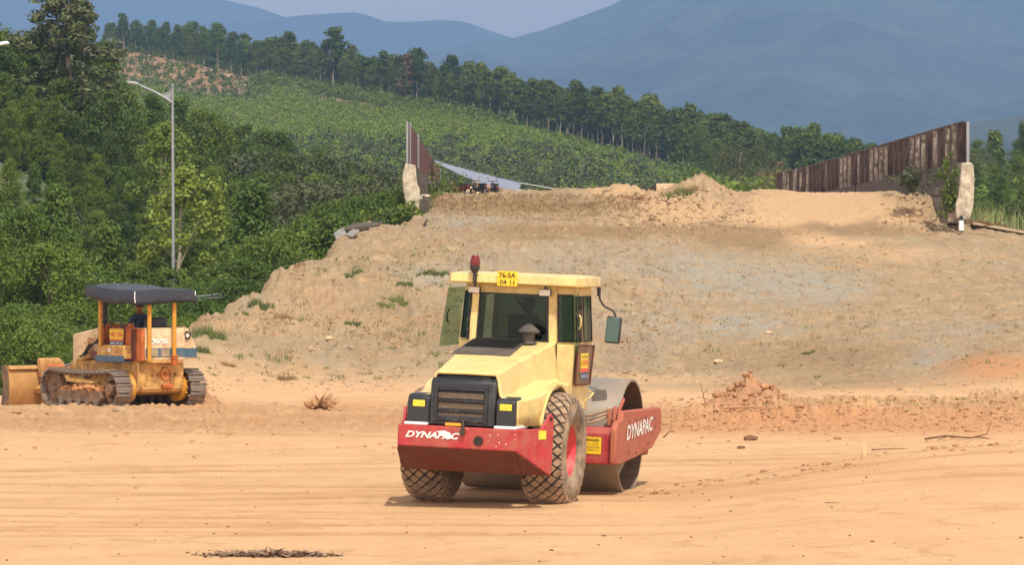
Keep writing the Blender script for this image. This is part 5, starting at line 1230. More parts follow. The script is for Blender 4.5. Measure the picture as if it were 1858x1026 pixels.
pane('side_window', (.775, 1.02), (.775, 1.34), 2.065, 2.66, M['glassb'], .0)
pane('side_window', (.775, 1.39), (.775, 1.84), 2.065, 2.66, M['glass'], .0, None, M['black'], .02)
pane('side_window', (-.775, 1.84), (-.775, 1.02), 2.065, 2.66, M['glass'], .0, None, M['black'], .02)
pane('windscreen', (.58, 2.0), (-.58, 2.0), 2.065, 2.66, M['glass'], .0)
# swung open quarter panes
for s in (1, -1):
    A, B_ = Vector((s*.80, 1.08, 1.97)), Vector((s*.855, .80, 1.94)); C_, D_ = Vector((s*.815, .82, 2.70)), Vector((s*.765, 1.08, 2.73))
    if s < 0: B_.x -= .15; C_.x -= .10; A.x -= .03
    b = MB(); b.slab([A, B_, C_, D_], .008 * s); g_ = b.build('open_window', M['glassg'], rl)
    m_ = (A+B_+C_+D_)/4+Vector((s*.02, -.03, 0)); b = MB(); b.tube([m_+Vector((0, -.02, .09)), m_+Vector((s*.03, -.04, .05)), m_+Vector((s*.03, -.04, -.05)), m_+Vector((0, -.02, -.09))], .010, 6); b.build('window_handle', M['yellow'] if s > 0 else M['dark'], g_)
# lower brown door glass with poster
b = MB(); b.slab([(.792, .915, 1.52), (.792, 1.68, 1.52), (.797, 1.82, 2.0), (.797, 1.06, 2.03), (.795, .98, 1.98)], .01); dg = b.build('lower_door_glass', mat('brown_door_glass', (.10, .05, .03), .12, dirt=(.16, .09, .05), amt=.4), rl)
b = MB(); b.tube([(.806, .915, 1.52), (.806, .98, 1.98), (.81, 1.06, 2.03), (.81, 1.83, 2.01), (.806, 1.69, 1.51), (.806, .915, 1.52)], .012, 5); b.build('door_seal', M['redrust_shade'], dg)
def poster(parent, org, xd, w, h, lines):
    xd = Vector(xd).normalized(); yd = Vector((0, 0, 1)); nd = xd.cross(yd); o_ = Vector(org)
    b = MB(); mats = [M['pwhite'], M['pred'], M['pnavy']]
    def q(x0, x1, z0, z1, mi, l): b.cur = mi; b.slab([o_+xd*x0+yd*z0+nd*l, o_+xd*x1+yd*z0+nd*l, o_+xd*x1+yd*z1+nd*l, o_+xd*x0+yd*z1+nd*l], .002)
    q(0, w, 0, h, 0, 0); q(0, w, h*.30, h*.44, 1, .0025); q(0, w, 0, h*.295, 2, .0025)
    sg = b.build('notice_board', mats, parent)
    return sg, (o_, xd, yd, nd)
M['pwhite'] = mat('yellow_notice', (.88, .66, .06), .5, var=.04); M['pred'] = mat('red_band', (.70, .10, .04), .5); M['pnavy'] = mat('navy_band', (.06, .08, .16), .5)
sg, (o_, xd, yd, nd) = poster(dg, (.806, 1.16, 1.575), (0, 1, 0), .40, .345, 0)
text('lettering', 'CHO THUE XE', sg, o_+xd*.02+yd*.285+nd*.003, xd, yd, .36, .032, M['ink'], bold=.02)
text('lettering', 'LU RUNG', sg, o_+xd*.02+yd*.19+nd*.003, xd, yd, .36, .075, M['pred'], bold=.02)
text('lettering', 'MAY XUC - XE LU', sg, o_+xd*.03+yd*.03+nd*.006, xd, yd, .34, .04, M['whitep'], bold=.01)
# roof
RF = [(-.80, .50), (.86, .50), (.90, .62), (.84, 1.95), (.70, 2.12), (-.66, 2.12), (-.82, 1.95), (-.86, .62)]
b = MB(); lo = [(p[0], p[1]+(.03 if p[1] < .6 else 0), 2.785) for p in RF]; mid = [(p[0], p[1], 2.80) for p in RF]; hi_ = [(p[0]*.985, 1.25+(p[1]-1.25)*.985, 2.905) for p in RF]; tp = [(p[0]*.85, 1.25+(p[1]-1.25)*.85, 2.925) for p in RF]
b.add(lo+mid+hi_+tp, [tuple(range(8))[::-1], tuple(range(24, 32))]+[(r_*8+i, r_*8+(i+1) % 8, (r_+1)*8+(i+1) % 8, (r_+1)*8+i) for r_ in range(3) for i in range(8)])
roof = b.build('roof', M['yellow'], rl, bevel=.015)
b = MB(); b.bx(-.17, .10, .474, .482, 2.765, 2.955); np_ = b.build('number_plate', M['plate'], roof, bevel=.003)
text('lettering', '76-SA', np_, (-.145, .473, 2.872), (1, 0, 0), (0, 0, 1), .22, .066, M['ink'], bold=.01, lift=.0015)
text('lettering', '04 11', np_, (-.13, .473, 2.785), (1, 0, 0), (0, 0, 1), .19, .062, M['ink'], bold=.01, lift=.0015)
b = MB()
b.box((-.47, .49, 2.84), (.05, .03, .12)); b.tube([(-.47, .47, 2.80), (-.47, .47, 2.93)], .016, 8); b.lathe([(.03, -.03), (.045, -.01), (.064, .03), (.064, .07), (.03, .075)], (-.47, .47, 2.945), 'z', 20); bc = b.build('beacon_bracket', M['dark'], roof)
b = MB(); b.lathe([(.060, 0), (.064, .05), (.055, .10), (.038, .13), (.001, .135)], (-.47, .47, 3.016), 'z', 20); b.build('beacon', M['redlamp'], bc)
for u in (-.50, .44):
    b = MB(); b.box((u, .61, 2.70), (.155, .05, .085), (R(-12), 0, 0)); wl = b.build('work_lamp', M['dark'], roof, bevel=.006)
    b = MB(); b.box((u, .58, 2.698), (.14, .012, .072), (R(-12), 0, 0)); b.build('lens', M['lamp'], wl)
    b = MB(); b.bx(u-.015, u+.015, .60, .64, 2.74, 2.79); b.build('bracket', M['dark'], wl)
# hoses up the left cab corner
b = MB()
for k, u in enumerate((-.60, -.575)): b.tube([(u, .70, 2.05), (u-.005, .70, 2.3), (u+.01, .70, 2.5), (u+.02, .72, 2.7)], .010, 6)
b.ico((-.59, .68, 2.30), .03, 1, 0); b.ico((-.585, .68, 2.17), .028, 1, 0); b.build('hose', M['dark'], rl)
# wiper
b = MB(); b.tube([(.02, .69, 2.63), (.14, .688, 2.47), (.26, .69, 2.34)], .007, 5); b.build('wiper', M['black'], rl)
# mirror on its arm
b = MB(); b.tube([(.83, 1.90, 2.77), (.84, 1.93, 2.62), (.90, 1.93, 2.53), (1.04, 1.90, 2.47), (1.07, 1.90, 2.40)], .014, 7); b.box((.83, 1.90, 2.72), (.04, .05, .12)); mr_ = b.build('mirror_arm', M['dark'], rl)
b = MB(); b.box((1.045, 1.90, 2.225), (.20, .05, .35), (0, R(4), R(14))); mh = b.build('mirror', M['blackpl'], mr_, bevel=.022)
b = MB(); b.box((1.039, 1.872, 2.225), (.165, .006, .31), (0, R(4), R(14))); b.build('mirror_glass', M['mirror'], mh)
# yellow patches on the cab base
for u in (.66, -.70):
    b = MB(); A = Vector((u-.07, .713 if abs(u) < .5 else .80, 1.93))
    b.box((u, .842 if u > 0 else .885, 1.965), (.13, .006, .10), (0, 0, R(52)*(1 if u > 0 else -1))); b.build('yellow_sticker', M['reflect'], rl)
b = MB(); b.tube([(.79, 1.5, 1.30), (.86, 1.5, 1.34), (.88, 1.6, 1.40), (.80, 1.64, 1.42)], .014, 6); b.build('grab_rail', M['yellow'], rl)
# seat inside
b = MB(); b.box((.06, 1.25, 2.06), (.5, .42, .12)); b.box((.06, 1.0, 2.22), (.40, .10, .36)); b.build('cab_seat', M['seat'], rl, bevel=.03)
b = MB(); b.tube([(.15, 1.85, 2.05), (.15, 1.72, 2.26)], .025, 8); b.lathe([(.17, -.012), (.182, 0), (.17, .012), (.158, 0)], (.15, 1.70, 2.28), 'z', 20, True); b.build('steering_wheel', M['black'], rl)
# drum frame: cross beam and side plates
DV = 2.88; DR = .778; DU = 1.10
b = MB(); b.prism([(1.72, .47), (1.72, .88), (1.80, .95), (2.02, .95), (2.02, .47)], 0, -1.13, 1.13); b.build('front_yoke', M['red'], rl, bevel=.015)
b = MB(); b.bx(-1.12, 1.12, DV+.80, DV+1.02, .50, .95); b.build('front_crossbeam', M['redworn'], rl, bevel=.02)
for s in (1, -1):
    b = MB(); b.prism([(1.64, .48), (1.64, .93), (1.76, 1.04), (1.95, 1.05), (2.02, 1.165), (4.22, 1.14), (4.28, 1.0), (4.28, .80), (3.8, .60), (2.9, .52), (1.9, .46)], 0, s*1.115, s*1.20) if s > 0 else b.prism([(1.64, .48), (1.64, .93), (1.76, 1.04), (1.95, 1.05), (2.02, 1.165), (4.22, 1.14), (4.28, 1.0), (4.28, .80), (3.8, .60), (2.9, .52), (1.9, .46)], 0, -1.20, -1.115)
    sp = b.build('drum_frame_side', M['redworn'], rl, bevel=.022)
    for (v, z) in ((2.35, 1.02), (2.75, 1.03), (3.3, 1.03), (3.7, 1.0), (3.85, 1.0), (2.4, .60), (2.8, .58), (3.25, .62), (3.75, .80), (3.9, .88), (3.5, .68)): MB().cyl((s*1.198, v, z), (s*1.206, v, z), .018, n=8).build('bolt', M['dark'], sp)
    b = MB(); b.cyl((s*.99, DV, .77), (s*1.115, DV, .77), .22, n=24); b.build('drum_bearing', M['redworn'], sp, bevel=.01)
    if s > 0: text('lettering', 'DYNAPAC', sp, (1.2015, 2.22, .765), (0, 1, .05), (0, 0, 1), 1.50, .20, M['white'], shear=.12, bold=.03)
    else: text('lettering', 'DYNAPAC', sp, (-1.2015, 3.55, .80), (0, -1, .0), (0, 0, 1), 1.22, .185, M['white'], shear=.12, bold=.03)
# danger sign
b = MB(); b.bx(.72, .985, 1.712, 1.718, .60, .82); dsn = b.build('warning_plate', M['plate'], rl)
text('lettering', 'DANGER', dsn, (.745, 1.711, .765), (1, 0, 0), (0, 0, 1), .215, .036, M['ink'], bold=.02, lift=.001)
text('lettering', 'DO NOT STAND', dsn, (.75, 1.711, .72), (1, 0, 0), (0, 0, 1), .20, .02, M['ink'], lift=.001)
text('lettering', 'IN THE AREA WHEN', dsn, (.74, 1.711, .68), (1, 0, 0), (0, 0, 1), .225, .02, M['ink'], lift=.001)
text('lettering', 'MACHINE IS ON', dsn, (.75, 1.711, .64), (1, 0, 0), (0, 0, 1), .20, .02, M['ink'], lift=.001)
# hoses to the drum frame
for k in range(3):
    b = MB(); b.tube([(.15, 1.62, 1.0+.035*k), (.5, 1.72, .97+.045*k), (.8, 1.84, 1.0+.05*k), (.98, 1.98, 1.08+.045*k), (1.1, 2.12, 1.12+.03*k)], .021, 7); b.build('hydraulic_hose', M['tyre'], rl)
b = MB(); b.box((1.03, 1.93, 1.08), (.05, .05, .22)); b.box((1.08, 2.02, 1.12), (.05, .05, .2), (R(-15), 0, 0)); b.tube([(1.10, 2.06, 1.1), (1.15, 2.20, 1.32)], .025, 6); b.build('hose_clamp', M['redworn'], rl, bevel=.008)
# drum
b = MB(); b.lathe([(DR, -DU), (DR, DU), (DR-.03, DU), (DR-.035, DU-.28), (.30, DU-.30), (.28, DU-.28), (.001, DU-.28)], (0, DV, DR), 'x', 96); b.lathe([(DR, -DU), (DR-.03, -DU), (DR-.035, -DU+.28), (.30, -DU+.30), (.001, -DU+.28)], (0, DV, DR), 'x', 96)
dm = b.build('drum', M['drum'], rl, smooth=35)
b = MB(); b.lathe([(DR-.038, DU-.005), (DR-.040, DU-.27), (.31, DU-.285)], (0, DV, DR), 'x', 72); b.build('drum_inner_face', M['drumin'], dm, smooth=35)
# driver inside the cab
drv = seated_person((0, 0, 0), 0, 'driver in dark clothes and cap seated inside the yellow roller cab', M['black'], True)
rl_m = Matrix.Translation(rl.location) @ rl.rotation_euler.to_matrix().to_4x4()
drv.matrix_world = rl_m @ Matrix.Translation((.15, 1.24, 2.13)) @ Matrix.Scale(.62, 4) if False else rl_m @ Matrix.Translation((.06, 1.20, 1.86)) @ Matrix.Scale(.92, 4)
# ---------------------------------------------------------------- bulldozer
OX, OY = (276-CX)/F*81.2, 81.2
dz_ = empty('bulldozer', (OX, OY, float(gz_at(OX, OY))+.02), (0, 0, R(38)), 'weathered yellow bulldozer under a black canopy at the left, blade to the left', 'bulldozer')
# local frame: x right (away from us), y forward (to the left of the picture)
TX = .90; TL0, TL1 = -.05, 2.35; TRr = .36; SW = .38
def track_path(nn):
    pts = []; y0_, y1_ = 0.0, 2.25; L1 = y1_-y0_; arc = math.pi*TRr; tot = 2*L1+2*arc
    for i in range(nn):
        s = tot*i/nn
        if s < L1: pts.append((y0_+s, .04, 0, -1))
        elif s < L1+arc: a = (s-L1)/TRr; pts.append((y1_+math.sin(a)*TRr, .04+TRr-math.cos(a)*TRr, math.sin(a), -math.cos(a)))
        elif s < 2*L1+arc: q = s-L1-arc; sag = -.03*math.sin(math.pi*q/L1)*1.4; pts.append((y1_-q, .04+2*TRr+sag, 0, 1))
        else: a = (s-2*L1-arc)/TRr; pts.append((y0_-math.sin(a)*TRr, .04+TRr+math.cos(a)*TRr, -math.sin(a), math.cos(a)))
    return pts
for s in (-1, 1):
    b = MB(); pp = track_path(34)
    for (y, z, ny, nz) in pp:
        a = math.atan2(nz, ny); rot = Euler((a-math.pi/2, 0, 0)).to_matrix()
        b.box((s*TX, y, z), (SW, .178, .026), rot); b.box((s*TX, y, z)+rot@Vector((0, .06, .035)) if False else Vector((s*TX, y, z))+rot@Vector((0, .065, .03)), (SW, .022, .045), rot)
        b.box(Vector((s*TX, y, z))+rot@Vector((0, -.03, .02)), (SW*.96, .02, .018), rot)
    tk = b.build('track', M['shoe'], dz_, bevel=.004, seg=1)
    b = MB()
    for (y, z, ny, nz) in pp:
        a = math.atan2(nz, ny); rot = Euler((a-math.pi/2, 0, 0)).to_matrix()
        for xx in (-.07, .07): b.box(Vector((s*TX+xx, y, z))+rot@Vector((0, 0, -.04)), (.03, .15, .06), rot)
    b.build('track_chain', M['trackd'], tk)
    b = MB(); b.lathe([(.30, -.05), (.30, .05), (.20, .06), (.20, -.06)], (s*TX, 0.0, .40), 'x', 24, True)
    for k in range(13):
        a = k*2*math.pi/13; b.box((s*TX, math.cos(a)*.31, .40+math.sin(a)*.31), (.06, .06, .07), (a-math.pi/2, 0, 0))
    b.cyl((s*(TX-.16), 0, .40), (s*(TX+.17), 0, .40), .17, .12, n=20); b.build('sprocket', M['trackd'], tk)
    b = MB(); b.cyl((s*TX-.06, 2.25, .40), (s*TX+.06, 2.25, .40), .29, n=28); b.cyl((s*TX-.12, 2.25, .40), (s*TX+.12, 2.25, .40), .09, n=16); b.build('idler', M['trackd'], tk, bevel=.01)
    b = MB(); b.prism([(.38, .12), (.30, .22), (.36, .36), (1.95, .36), (2.05, .2), (1.9, .12)], 0, s*TX-.13, s*TX+.15) if s > 0 else b.prism([(.38, .12), (.30, .22), (.36, .36), (1.95, .36), (2.05, .2), (1.9, .12)], 0, s*TX-.15, s*TX+.13)
    tf = b.build('track_frame', M['trackd'], tk, bevel=.02)
    for k in range(5):
        b = MB(); y = .5+k*.34; b.cyl((s*TX-.16, y, .13), (s*TX+.16, y, .13), .085, n=16); b.build('track_roller', M['shoe'], tk)
    b = MB(); b.cyl((s*TX-.1, 1.1, .66), (s*TX+.1, 1.1, .66), .06, n=14); b.build('carrier_roller', M['shoe'], tk)
    b = MB(); rr = random.Random(5+s)
    for k in range(46): b.ico((s*TX+rr.uniform(-.14, .16), rr.uniform(.35, 1.9), .37+rr.uniform(0, .09)), rr.uniform(.04, .10), 1, .35, rr, (1, 1.2, .8))
    b.build('packed_soil', M['soil'], tk, smooth=0)
# hull between the tracks, rear transmission case
b = MB(); b.prism([(-.30, .34), (-.34, .50), (-.34, .98), (.9, 1.0), (2.3, .92), (2.35, .45), (1.2, .36), (.1, .26)], 0, -.56, .56); hull = b.build('hull', M['dyel'], dz_, bevel=.03)
b = MB(); b.bx(-.52, .52, -.36, -.33, .40, .94)
for k in range(9): b.cyl((-.5+.125*k, -.37, .90), (-.5+.125*k, -.35, .90), .014, n=6)
for k in range(4):
    for u in (-.5, .5): b.cyl((u, -.37, .46+.12*k), (u, -.35, .46+.12*k), .014, n=6)
b.build('rear_plate', M['dyel'], hull, bevel=.004)
b = MB(); b.lathe([(.105, -.02), (.125, -.03), (.125, .02), (.105, .02)], (.08, -.37, .72), 'y', 24, True); b.cyl((.08, -.372, .72), (.08, -.36, .72), .06, n=20); b.build('inspection_cover', M['dorange'], hull)
b = MB(); b.bx(-.02, .24, -.46, -.35, .42, .50); b.cyl((.11, -.44, .36), (.11, -.44, .56), .025, n=8); b.build('drawbar', M['dorange'], hull, bevel=.01)
for s in (-1, 1):
    b = MB(); b.cyl((s*.56, .0, .42), (s*.70, .0, .42), .30, .26, n=28)
    for k in range(14): a = k*.449; b.cyl((s*.66, .26*math.cos(a), .42+.26*math.sin(a)), (s*.72, .26*math.cos(a), .42+.26*math.sin(a)), .02, n=6)
    b.build('final_drive', M['dpost'], hull, bevel=.01)
# rear body box with stripe
b = MB(); b.prism([(-.52, 1.20), (-.50, 1.60), (-.46, 1.66), (.16, 1.66), (.16, .98), (-.40, .98), (-.52, 1.0)], 0, -.50, .48); rb = b.build('fuel_tank', M['dcream'], dz_, bevel=.02)
b = MB(); b.bx(-.49, .47, -.527, -.518, 1.06, 1.245); b.build('blue_stripe', M['dblue'], rb)
b = MB()
for c0 in (-.40, -.12):
    for k in range(7): b.box((c0+.10, -.532, 1.085+k*.022), (.20, .016, .008), (R(-30), 0, 0))
b.build('louvre', M['dcream'], rb)
text('lettering', 'KOMATSU', rb, (-.44, -.5235, 1.335), (1, 0, 0), (0, 0, 1), .47, .10, M['whitep'], bold=.045, lift=.004)
b = MB(); b.bx(-.44, .42, -.535, -.40, .94, 1.00); b.build('rear_step', M['dyel'], rb, bevel=.01)
# outer body wedge with a round lamp on the right
b = MB(); b.prism([(.486, 1.70), (.60, 1.64), (.78, 1.30), (.80, 1.27), (.80, 1.02), (.486, 1.02)], 1, -.44, .6); fr = b.build('right_fender', M['dcream'], dz_, bevel=.02)
b = MB(); b.bx(.49, .802, -.446, -.435, 1.05, 1.235); b.build('blue_stripe', M['dblue'], fr)
b = MB(); b.cyl((.56, -.47, 1.50), (.56, -.43, 1.50), .085, n=20); b.build('rear_lamp', M['black'], fr)
b = MB(); b.cyl((.56, -.475, 1.50), (.56, -.468, 1.50), .045, n=16); b.build('lamp_lens', M['lamp'], fr)
# left fender console (rusty), blue skirt, notice board
b = MB(); b.prism([(-.515, 1.655), (-.515, .98), (.72, .98), (.72, 1.60), (.66, 1.655)], 0, -.57, -.502); lf = b.build('left_fender', M['dorange'], dz_, bevel=.015)
b = MB(); b.bx(-.60, -.57, -.30, -.12, 1.0, 1.64); b.bx(-.60, -.57, .12, .16, 1.27, 1.64); b.build('fender_rib', M['redrust_shade'], lf, bevel=.004)
b = MB(); b.prism([(-.14, 1.30), (-.14, 1.02), (.90, 1.02), (.88, 1.20), (.72, 1.27), (.60, 1.30)], 0, -.78, -.571); b.build('fender_panel', M['dyel'], lf, bevel=.012)
b = MB(); b.bx(-.795, -.782, -.16, .94, .97, 1.09); b.bx(-.79, -.57, -.16, .94, .955, .972); b.build('blue_skirt', M['dblue'], lf, bevel=.003)
text('emblem', '*', lf, (-.7835, .45, 1.145), (0, -1, 0), (0, 0, 1), .11, .10, M['whitep'], bold=.03)
text('emblem', 'o', lf, (-.7837, .435, 1.16), (0, -1, 0), (0, 0, 1), .08, .07, M['whitep'], bold=.03)
sg, (o_, xd, yd, nd) = poster(lf, (-.585, .70, 1.285), (.0, -1, 0), .54, .345, 0)
text('lettering', 'CONG TY TNHH', sg, o_+xd*.05+yd*.30+nd*.004, xd, yd, .44, .03, M['dorange'], bold=.02)
text('lettering', 'VIET STAR', sg, o_+xd*.03+yd*.18+nd*.004, xd, yd, .48, .10, M['pred'], bold=.03)
text('lettering', 'CHO THUE XE MAY', sg, o_+xd*.03+yd*.115+nd*.0065, xd, yd, .48, .03, M['plate'], bold=.02)
text('lettering', '0905 XE UI', sg, o_+xd*.04+yd*.03+nd*.0065, xd, yd, .45, .045, M['whitep'], bold=.02)
b = MB(); b.bx(-.56, -.42, .0, .14, 1.657, 1.69); b.ico((-.49, .07, 1.71), .05, 2, 0); b.build('filler_cap', M['dorange'], lf)
b = MB(); b.bx(-.70, .72, .16, 1.3, 1.0, 1.16); b.build('floor_deck', M['redrust_shade'], dz_, bevel=.01)
b = MB(); b.bx(-.42, .42, 1.22, 1.34, 1.16, 1.72); b.build('dashboard', M['dorange'], dz_, bevel=.02)
b = MB(); b.tube([(-.54, .30, 1.66), (-.54, .34, 1.80), (-.54, .95, 1.82), (-.5, 1.05, 1.66)], .018, 6); b.build('hand_rail', M['dark'], dz_)
b = MB(); b.tube([(-.35, 1.0, 1.2), (-.40, .92, 1.72)], .015, 6); b.ico((-.40, .92, 1.74), .03, 1, 0); b.tube([(.30, 1.0, 1.2), (.34, .9, 1.70)], .015, 6); b.build('control_lever', M['dark'], dz_)
# hood
b = MB(); b.prism([(1.30, 1.0), (1.30, 1.62), (1.36, 1.66), (2.42, 1.50), (2.46, 1.44), (2.46, .62), (2.1, .62), (2.0, 1.0)], 0, -.40, .40); hd2 = b.build('hood', M['dcream'], dz_, bevel=.03)
b = MB()
for k in range(9): b.box((-.408, 1.72, 1.02+k*.048), (.02, .26, .016), (0, R(-25), 0))
b.build('louvre', M['dorange'], hd2)
b = MB(); b.prism([(1.32, 1.645), (1.32, 1.672), (2.20, 1.545), (2.20, 1.52)], 0, -.36, .36); b.build('hood_top_panel', M['dark'], hd2)
b = MB(); b.bx(-.408, -.40, 2.0, 2.40, .66, 1.40); b.build('radiator_side', M['dcream'], hd2, bevel=.004)
b = MB(); b.tube([(-.27, 1.40, 1.58), (-.27, 1.40, 2.3)], .065, 14); b.tube([(-.27, 1.40, 2.3), (-.27, 1.40, 2.42)], .05, 12); b.build('exhaust_stack', M['dark'], dz_)
# blade lift cylinder, hoses, push arms
b = MB(); b.tube([(-.50, 1.30, 1.12), (-.52, 2.05, .94)], .055, 10); b.build('lift_cylinder', M['dyel'], dz_)
b = MB(); b.tube([(-.52, 2.05, .94), (-.52, 2.55, .82)], .028, 8); b.build('piston_rod', M['galv'], dz_)
for k in range(4):
    b = MB(); b.tube([(-.44, 1.38, 1.42-.03*k), (-.56, 1.55, 1.2+.03*k), (-.54, 1.75, 1.02+.04*k), (-.5, 2.0, 1.05-.02*k)], .015, 6); b.build('hydraulic_hose', M['black'], dz_)
for s in (-1, 1):
    b = MB(); b.tube([(s*.58, 1.1, .48), (s*.60, 2.2, .50), (s*.62, 3.5, .30)], [.07, .08, .09], 4); b.build('push_arm', M['dyel'], dz_, bevel=.01)
    b = MB(); b.hexa([(s*.30-.06, 2.7, .30), (s*.30+.06, 2.7, .30), (s*.30+.06, 3.48, .30), (s*.30-.06, 3.48, .30), (s*.30-.05, 3.05, .92), (s*.30+.05, 3.05, .92), (s*.30+.05, 3.46, .92), (s*.30-.05, 3.46, .92)]); b.build('blade_bracket', M['dyel'], dz_, bevel=.02)
b = MB()
for k in range(4): b.box((-.55, 2.85, .42+k*.13), (.34, .3, .04), (R(15), 0, 0))
b.build('blade_linkage', M['dorange'], dz_, bevel=.01)
# blade (curved)
b = MB(); prof_ = []
for k in range(9):
    t_ = k/8; prof_.append((3.56+.18*(1-math.sin(math.pi*(.15+.7*t_)))*1.2, .0+.80*t_))
back = [(p[0]-.05, p[1]) for p in prof_][::-1]
b.prism(prof_+back, 0, -1.30, 1.30); bl = b.build('blade', M['blade'], dz_, smooth=50)
for s in (-1, 1):
    b = MB(); b.prism([(3.50, .0), (3.54, .34), (3.54, .64), (3.62, .84), (3.84, .82), (3.74, .44), (3.82, .0)], 0, s*1.302, s*1.33); b.build('end_plate', M['trackd'], bl, bevel=.008)
b = MB(); b.prism([(3.52, .74), (3.62, .74), (3.66, .82), (3.56, .82)], 0, -1.29, 1.29); b.build('stiffener', M['blade'], bl, bevel=.01)
b = MB(); b.prism([(3.30, .56), (3.46, .56), (3.54, .92), (3.50, .98), (3.38, .94)], 0, -.62, -.1); b.build('top_guard', M['blade'], bl, bevel=.02)
# canopy posts and tarpaulin
CAN = [(-.62, .10), (.10, .10), (-.62, 1.58), (.42, 1.58)]
b = MB(); [None]
for (x, y, z0) in ((-.43, -.565, .98), (.17, -.57, .98), (-.61, 1.02, 1.0)):
    b = MB(); b.tube([(x, y, z0), (x, y, 2.34)], .045, 10); b.build('canopy_post', M['dpost'], dz_)
    if y < 0 and x > 0: b = MB(); b.box((x, y, 1.0), (.12, .12, .22)); b.build('post_bracket', M['dorange'], dz_, bevel=.01)
b = MB()
for (p, q) in (((-.80, -.62), (.54, -.62)), ((.54, -.62), (.54, 1.06)), ((.54, 1.06), (-.80, 1.06)), ((-.80, 1.06), (-.80, -.62)), ((0, -.62), (0, 1.06))): b.tube([(p[0], p[1], 2.33), (q[0], q[1], 2.33)], .022, 6)
b.build('canopy_frame', M['dpost'], dz_)
cx0, cx1, cy0, cy1 = -.86, .60, -.69, 1.14; nx, ny = 26, 32; vs = []; fs = []
def canz(u, v): return 2.42 + .035*math.sin(math.pi*u) - .02*math.sin(math.pi*v)**2 + .016*abs(math.sin(v*9.4)) + .006*math.sin(u*23-v*5)
ring = []
for i in range(nx+1):
    for j in range(ny+1):
        u, v = i/nx, j/ny; vs.append((cx0+(cx1-cx0)*u, cy0+(cy1-cy0)*v, canz(u, v)+.11*v))
for i in range(nx):
    for j in range(ny): fs.append((i*(ny+1)+j, (i+1)*(ny+1)+j, (i+1)*(ny+1)+j+1, i*(ny+1)+j+1))
per = [(i, 0) for i in range(nx)]+[(nx, j) for j in range(ny)]+[(i, ny) for i in range(nx, 0, -1)]+[(0, j) for j in range(ny, 0, -1)]
rows_ = [[i*(ny+1)+j for i, j in per]]
for k in range(1, 5):
    rr_ = []
    for q, (i, j) in enumerate(per):
        x, y, z = vs[i*(ny+1)+j]; f_ = k/4; dx = (-1 if i == 0 else 1 if i == nx else 0); dy = (-1 if j == 0 else 1 if j == ny else 0)
        wv = .012*math.sin(q*.31)+.008*math.sin(q*.83+2)
        o_ = (.035*math.sin(f_*2.2)+wv*f_); drop = (.27+.03*math.sin(q*.13+1))*f_
        rr_.append(len(vs)); vs.append((x+dx*o_, y+dy*o_, z-drop))
    rows_.append(rr_)
m = len(per)
for k in range(4):
    for q in range(m): fs.append((rows_[k][q], rows_[k][(q+1) % m], rows_[k+1][(q+1) % m], rows_[k+1][q]))
b = MB(); b.add(vs, fs); cn = b.build('canopy', M['tarpd'], dz_, smooth=32, solid=.006)
b = MB(); b.tube([(-.88, -.72, 2.41), (-.90, -.745, 2.28), (-.89, -.755, 2.18)], .010, 5); b.build('tie_string', M['whitep'], cn)
b = MB(); b.tube([(.59, -.72, 2.42), (.57, -.745, 2.33)], .008, 5); b.build('tie_string', M['whitep'], cn)
# seat
b = MB(); b.box((.05, .40, 1.28), (.56, .5, .22)); b.prism([(.08, 1.2), (.20, 1.2), (.24, 1.40), (.16, 1.86), (.06, 1.88)], 0, -.12, .42); b.build('seat', M['seat'], dz_, bevel=.05)
b = MB(); b.box((.36, .30, 1.66), (.10, .5, .10)); b.box((-.34, .4, 1.6), (.08, .4, .08)); b.build('armrest', M['seat'], dz_, bevel=.02)
op = seated_person((0, 0, 0), 0, 'operator in navy shirt and dark cap seated under the bulldozer canopy', M['navy'], True, .30)
op.matrix_world = Matrix.Translation(dz_.location) @ dz_.rotation_euler.to_matrix().to_4x4() @ Matrix.Translation((-.02, .40, 1.40)) @ Matrix.Rotation(R(8), 4, 'Z')

# ---------------------------------------------------------------- small things on the ground
def place(o, px, py): p = ground_hit(px, py); o.location = p; return p
# stake
e = empty('wooden_stake', (0, 0, 0), (0, 0, 0), 'short pale wooden stake standing at the right of the sand', 'stake'); p = place(e, 1568, 829)
b = MB(); b.box((0, 0, .06), (.06, .02, .26), (0, R(-3), .2), .92); b.build('stake_board', M['stick'], e, bevel=.004)
# branches
def branch(px, py, pts, r, label, name='dry_branch', mt='twig', extra=()):
    p = ground_hit(px, py); b = MB(); q = [Vector(v) for v in pts]; b.tube(q, [r*(1-.7*i/(len(q)-1)) for i in range(len(q))], 5)
    for ex in extra: b.tube([Vector(v) for v in ex], [r*.6]+[r*.3]*(len(ex)-1), 4)
    o = b.build(name, M[mt], None, smooth=0); o.location = p; tag(o, label, 'branch'); return o
branch(1735, 800, [(-.45, 0, .02), (-.15, .1, .06), (.2, -.05, .04), (.45, .05, .09), (.52, .1, .28)], .018, 'long crooked dry branch on the sand at the right', extra=[[(-.1, .1, .06), (-.3, -.3, .02)], [(.0, 0, .05), (.2, .3, .03), (.4, .3, .03)], [(.3, 0, .06), (.5, -.2, .02)]])
branch(1620, 818, [(-.3, 0, .01), (0, .05, .02), (.3, .1, .02)], .010, 'thin straight twig left of the crooked branch')
branch(1362, 745, [(-.5, 0, .03), (0, -.05, .05), (.5, .0, .02)], .035, 'reddish brown log at the foot of the dirt heap', 'log', 'clayc')
branch(1512, 914, [(-.1, 0, .005), (.0, 0, .01), (.1, 0, .005)], .006, 'tiny dark twig on open sand below the stake')
branch(1280, 735, [(0, 0, 0), (-.06, 0, .25), (-.12, 0, .5)], .012, 'thin upright dry stem left of the dirt heap', extra=[[(-.05, 0, .22), (.05, 0, .35)]])
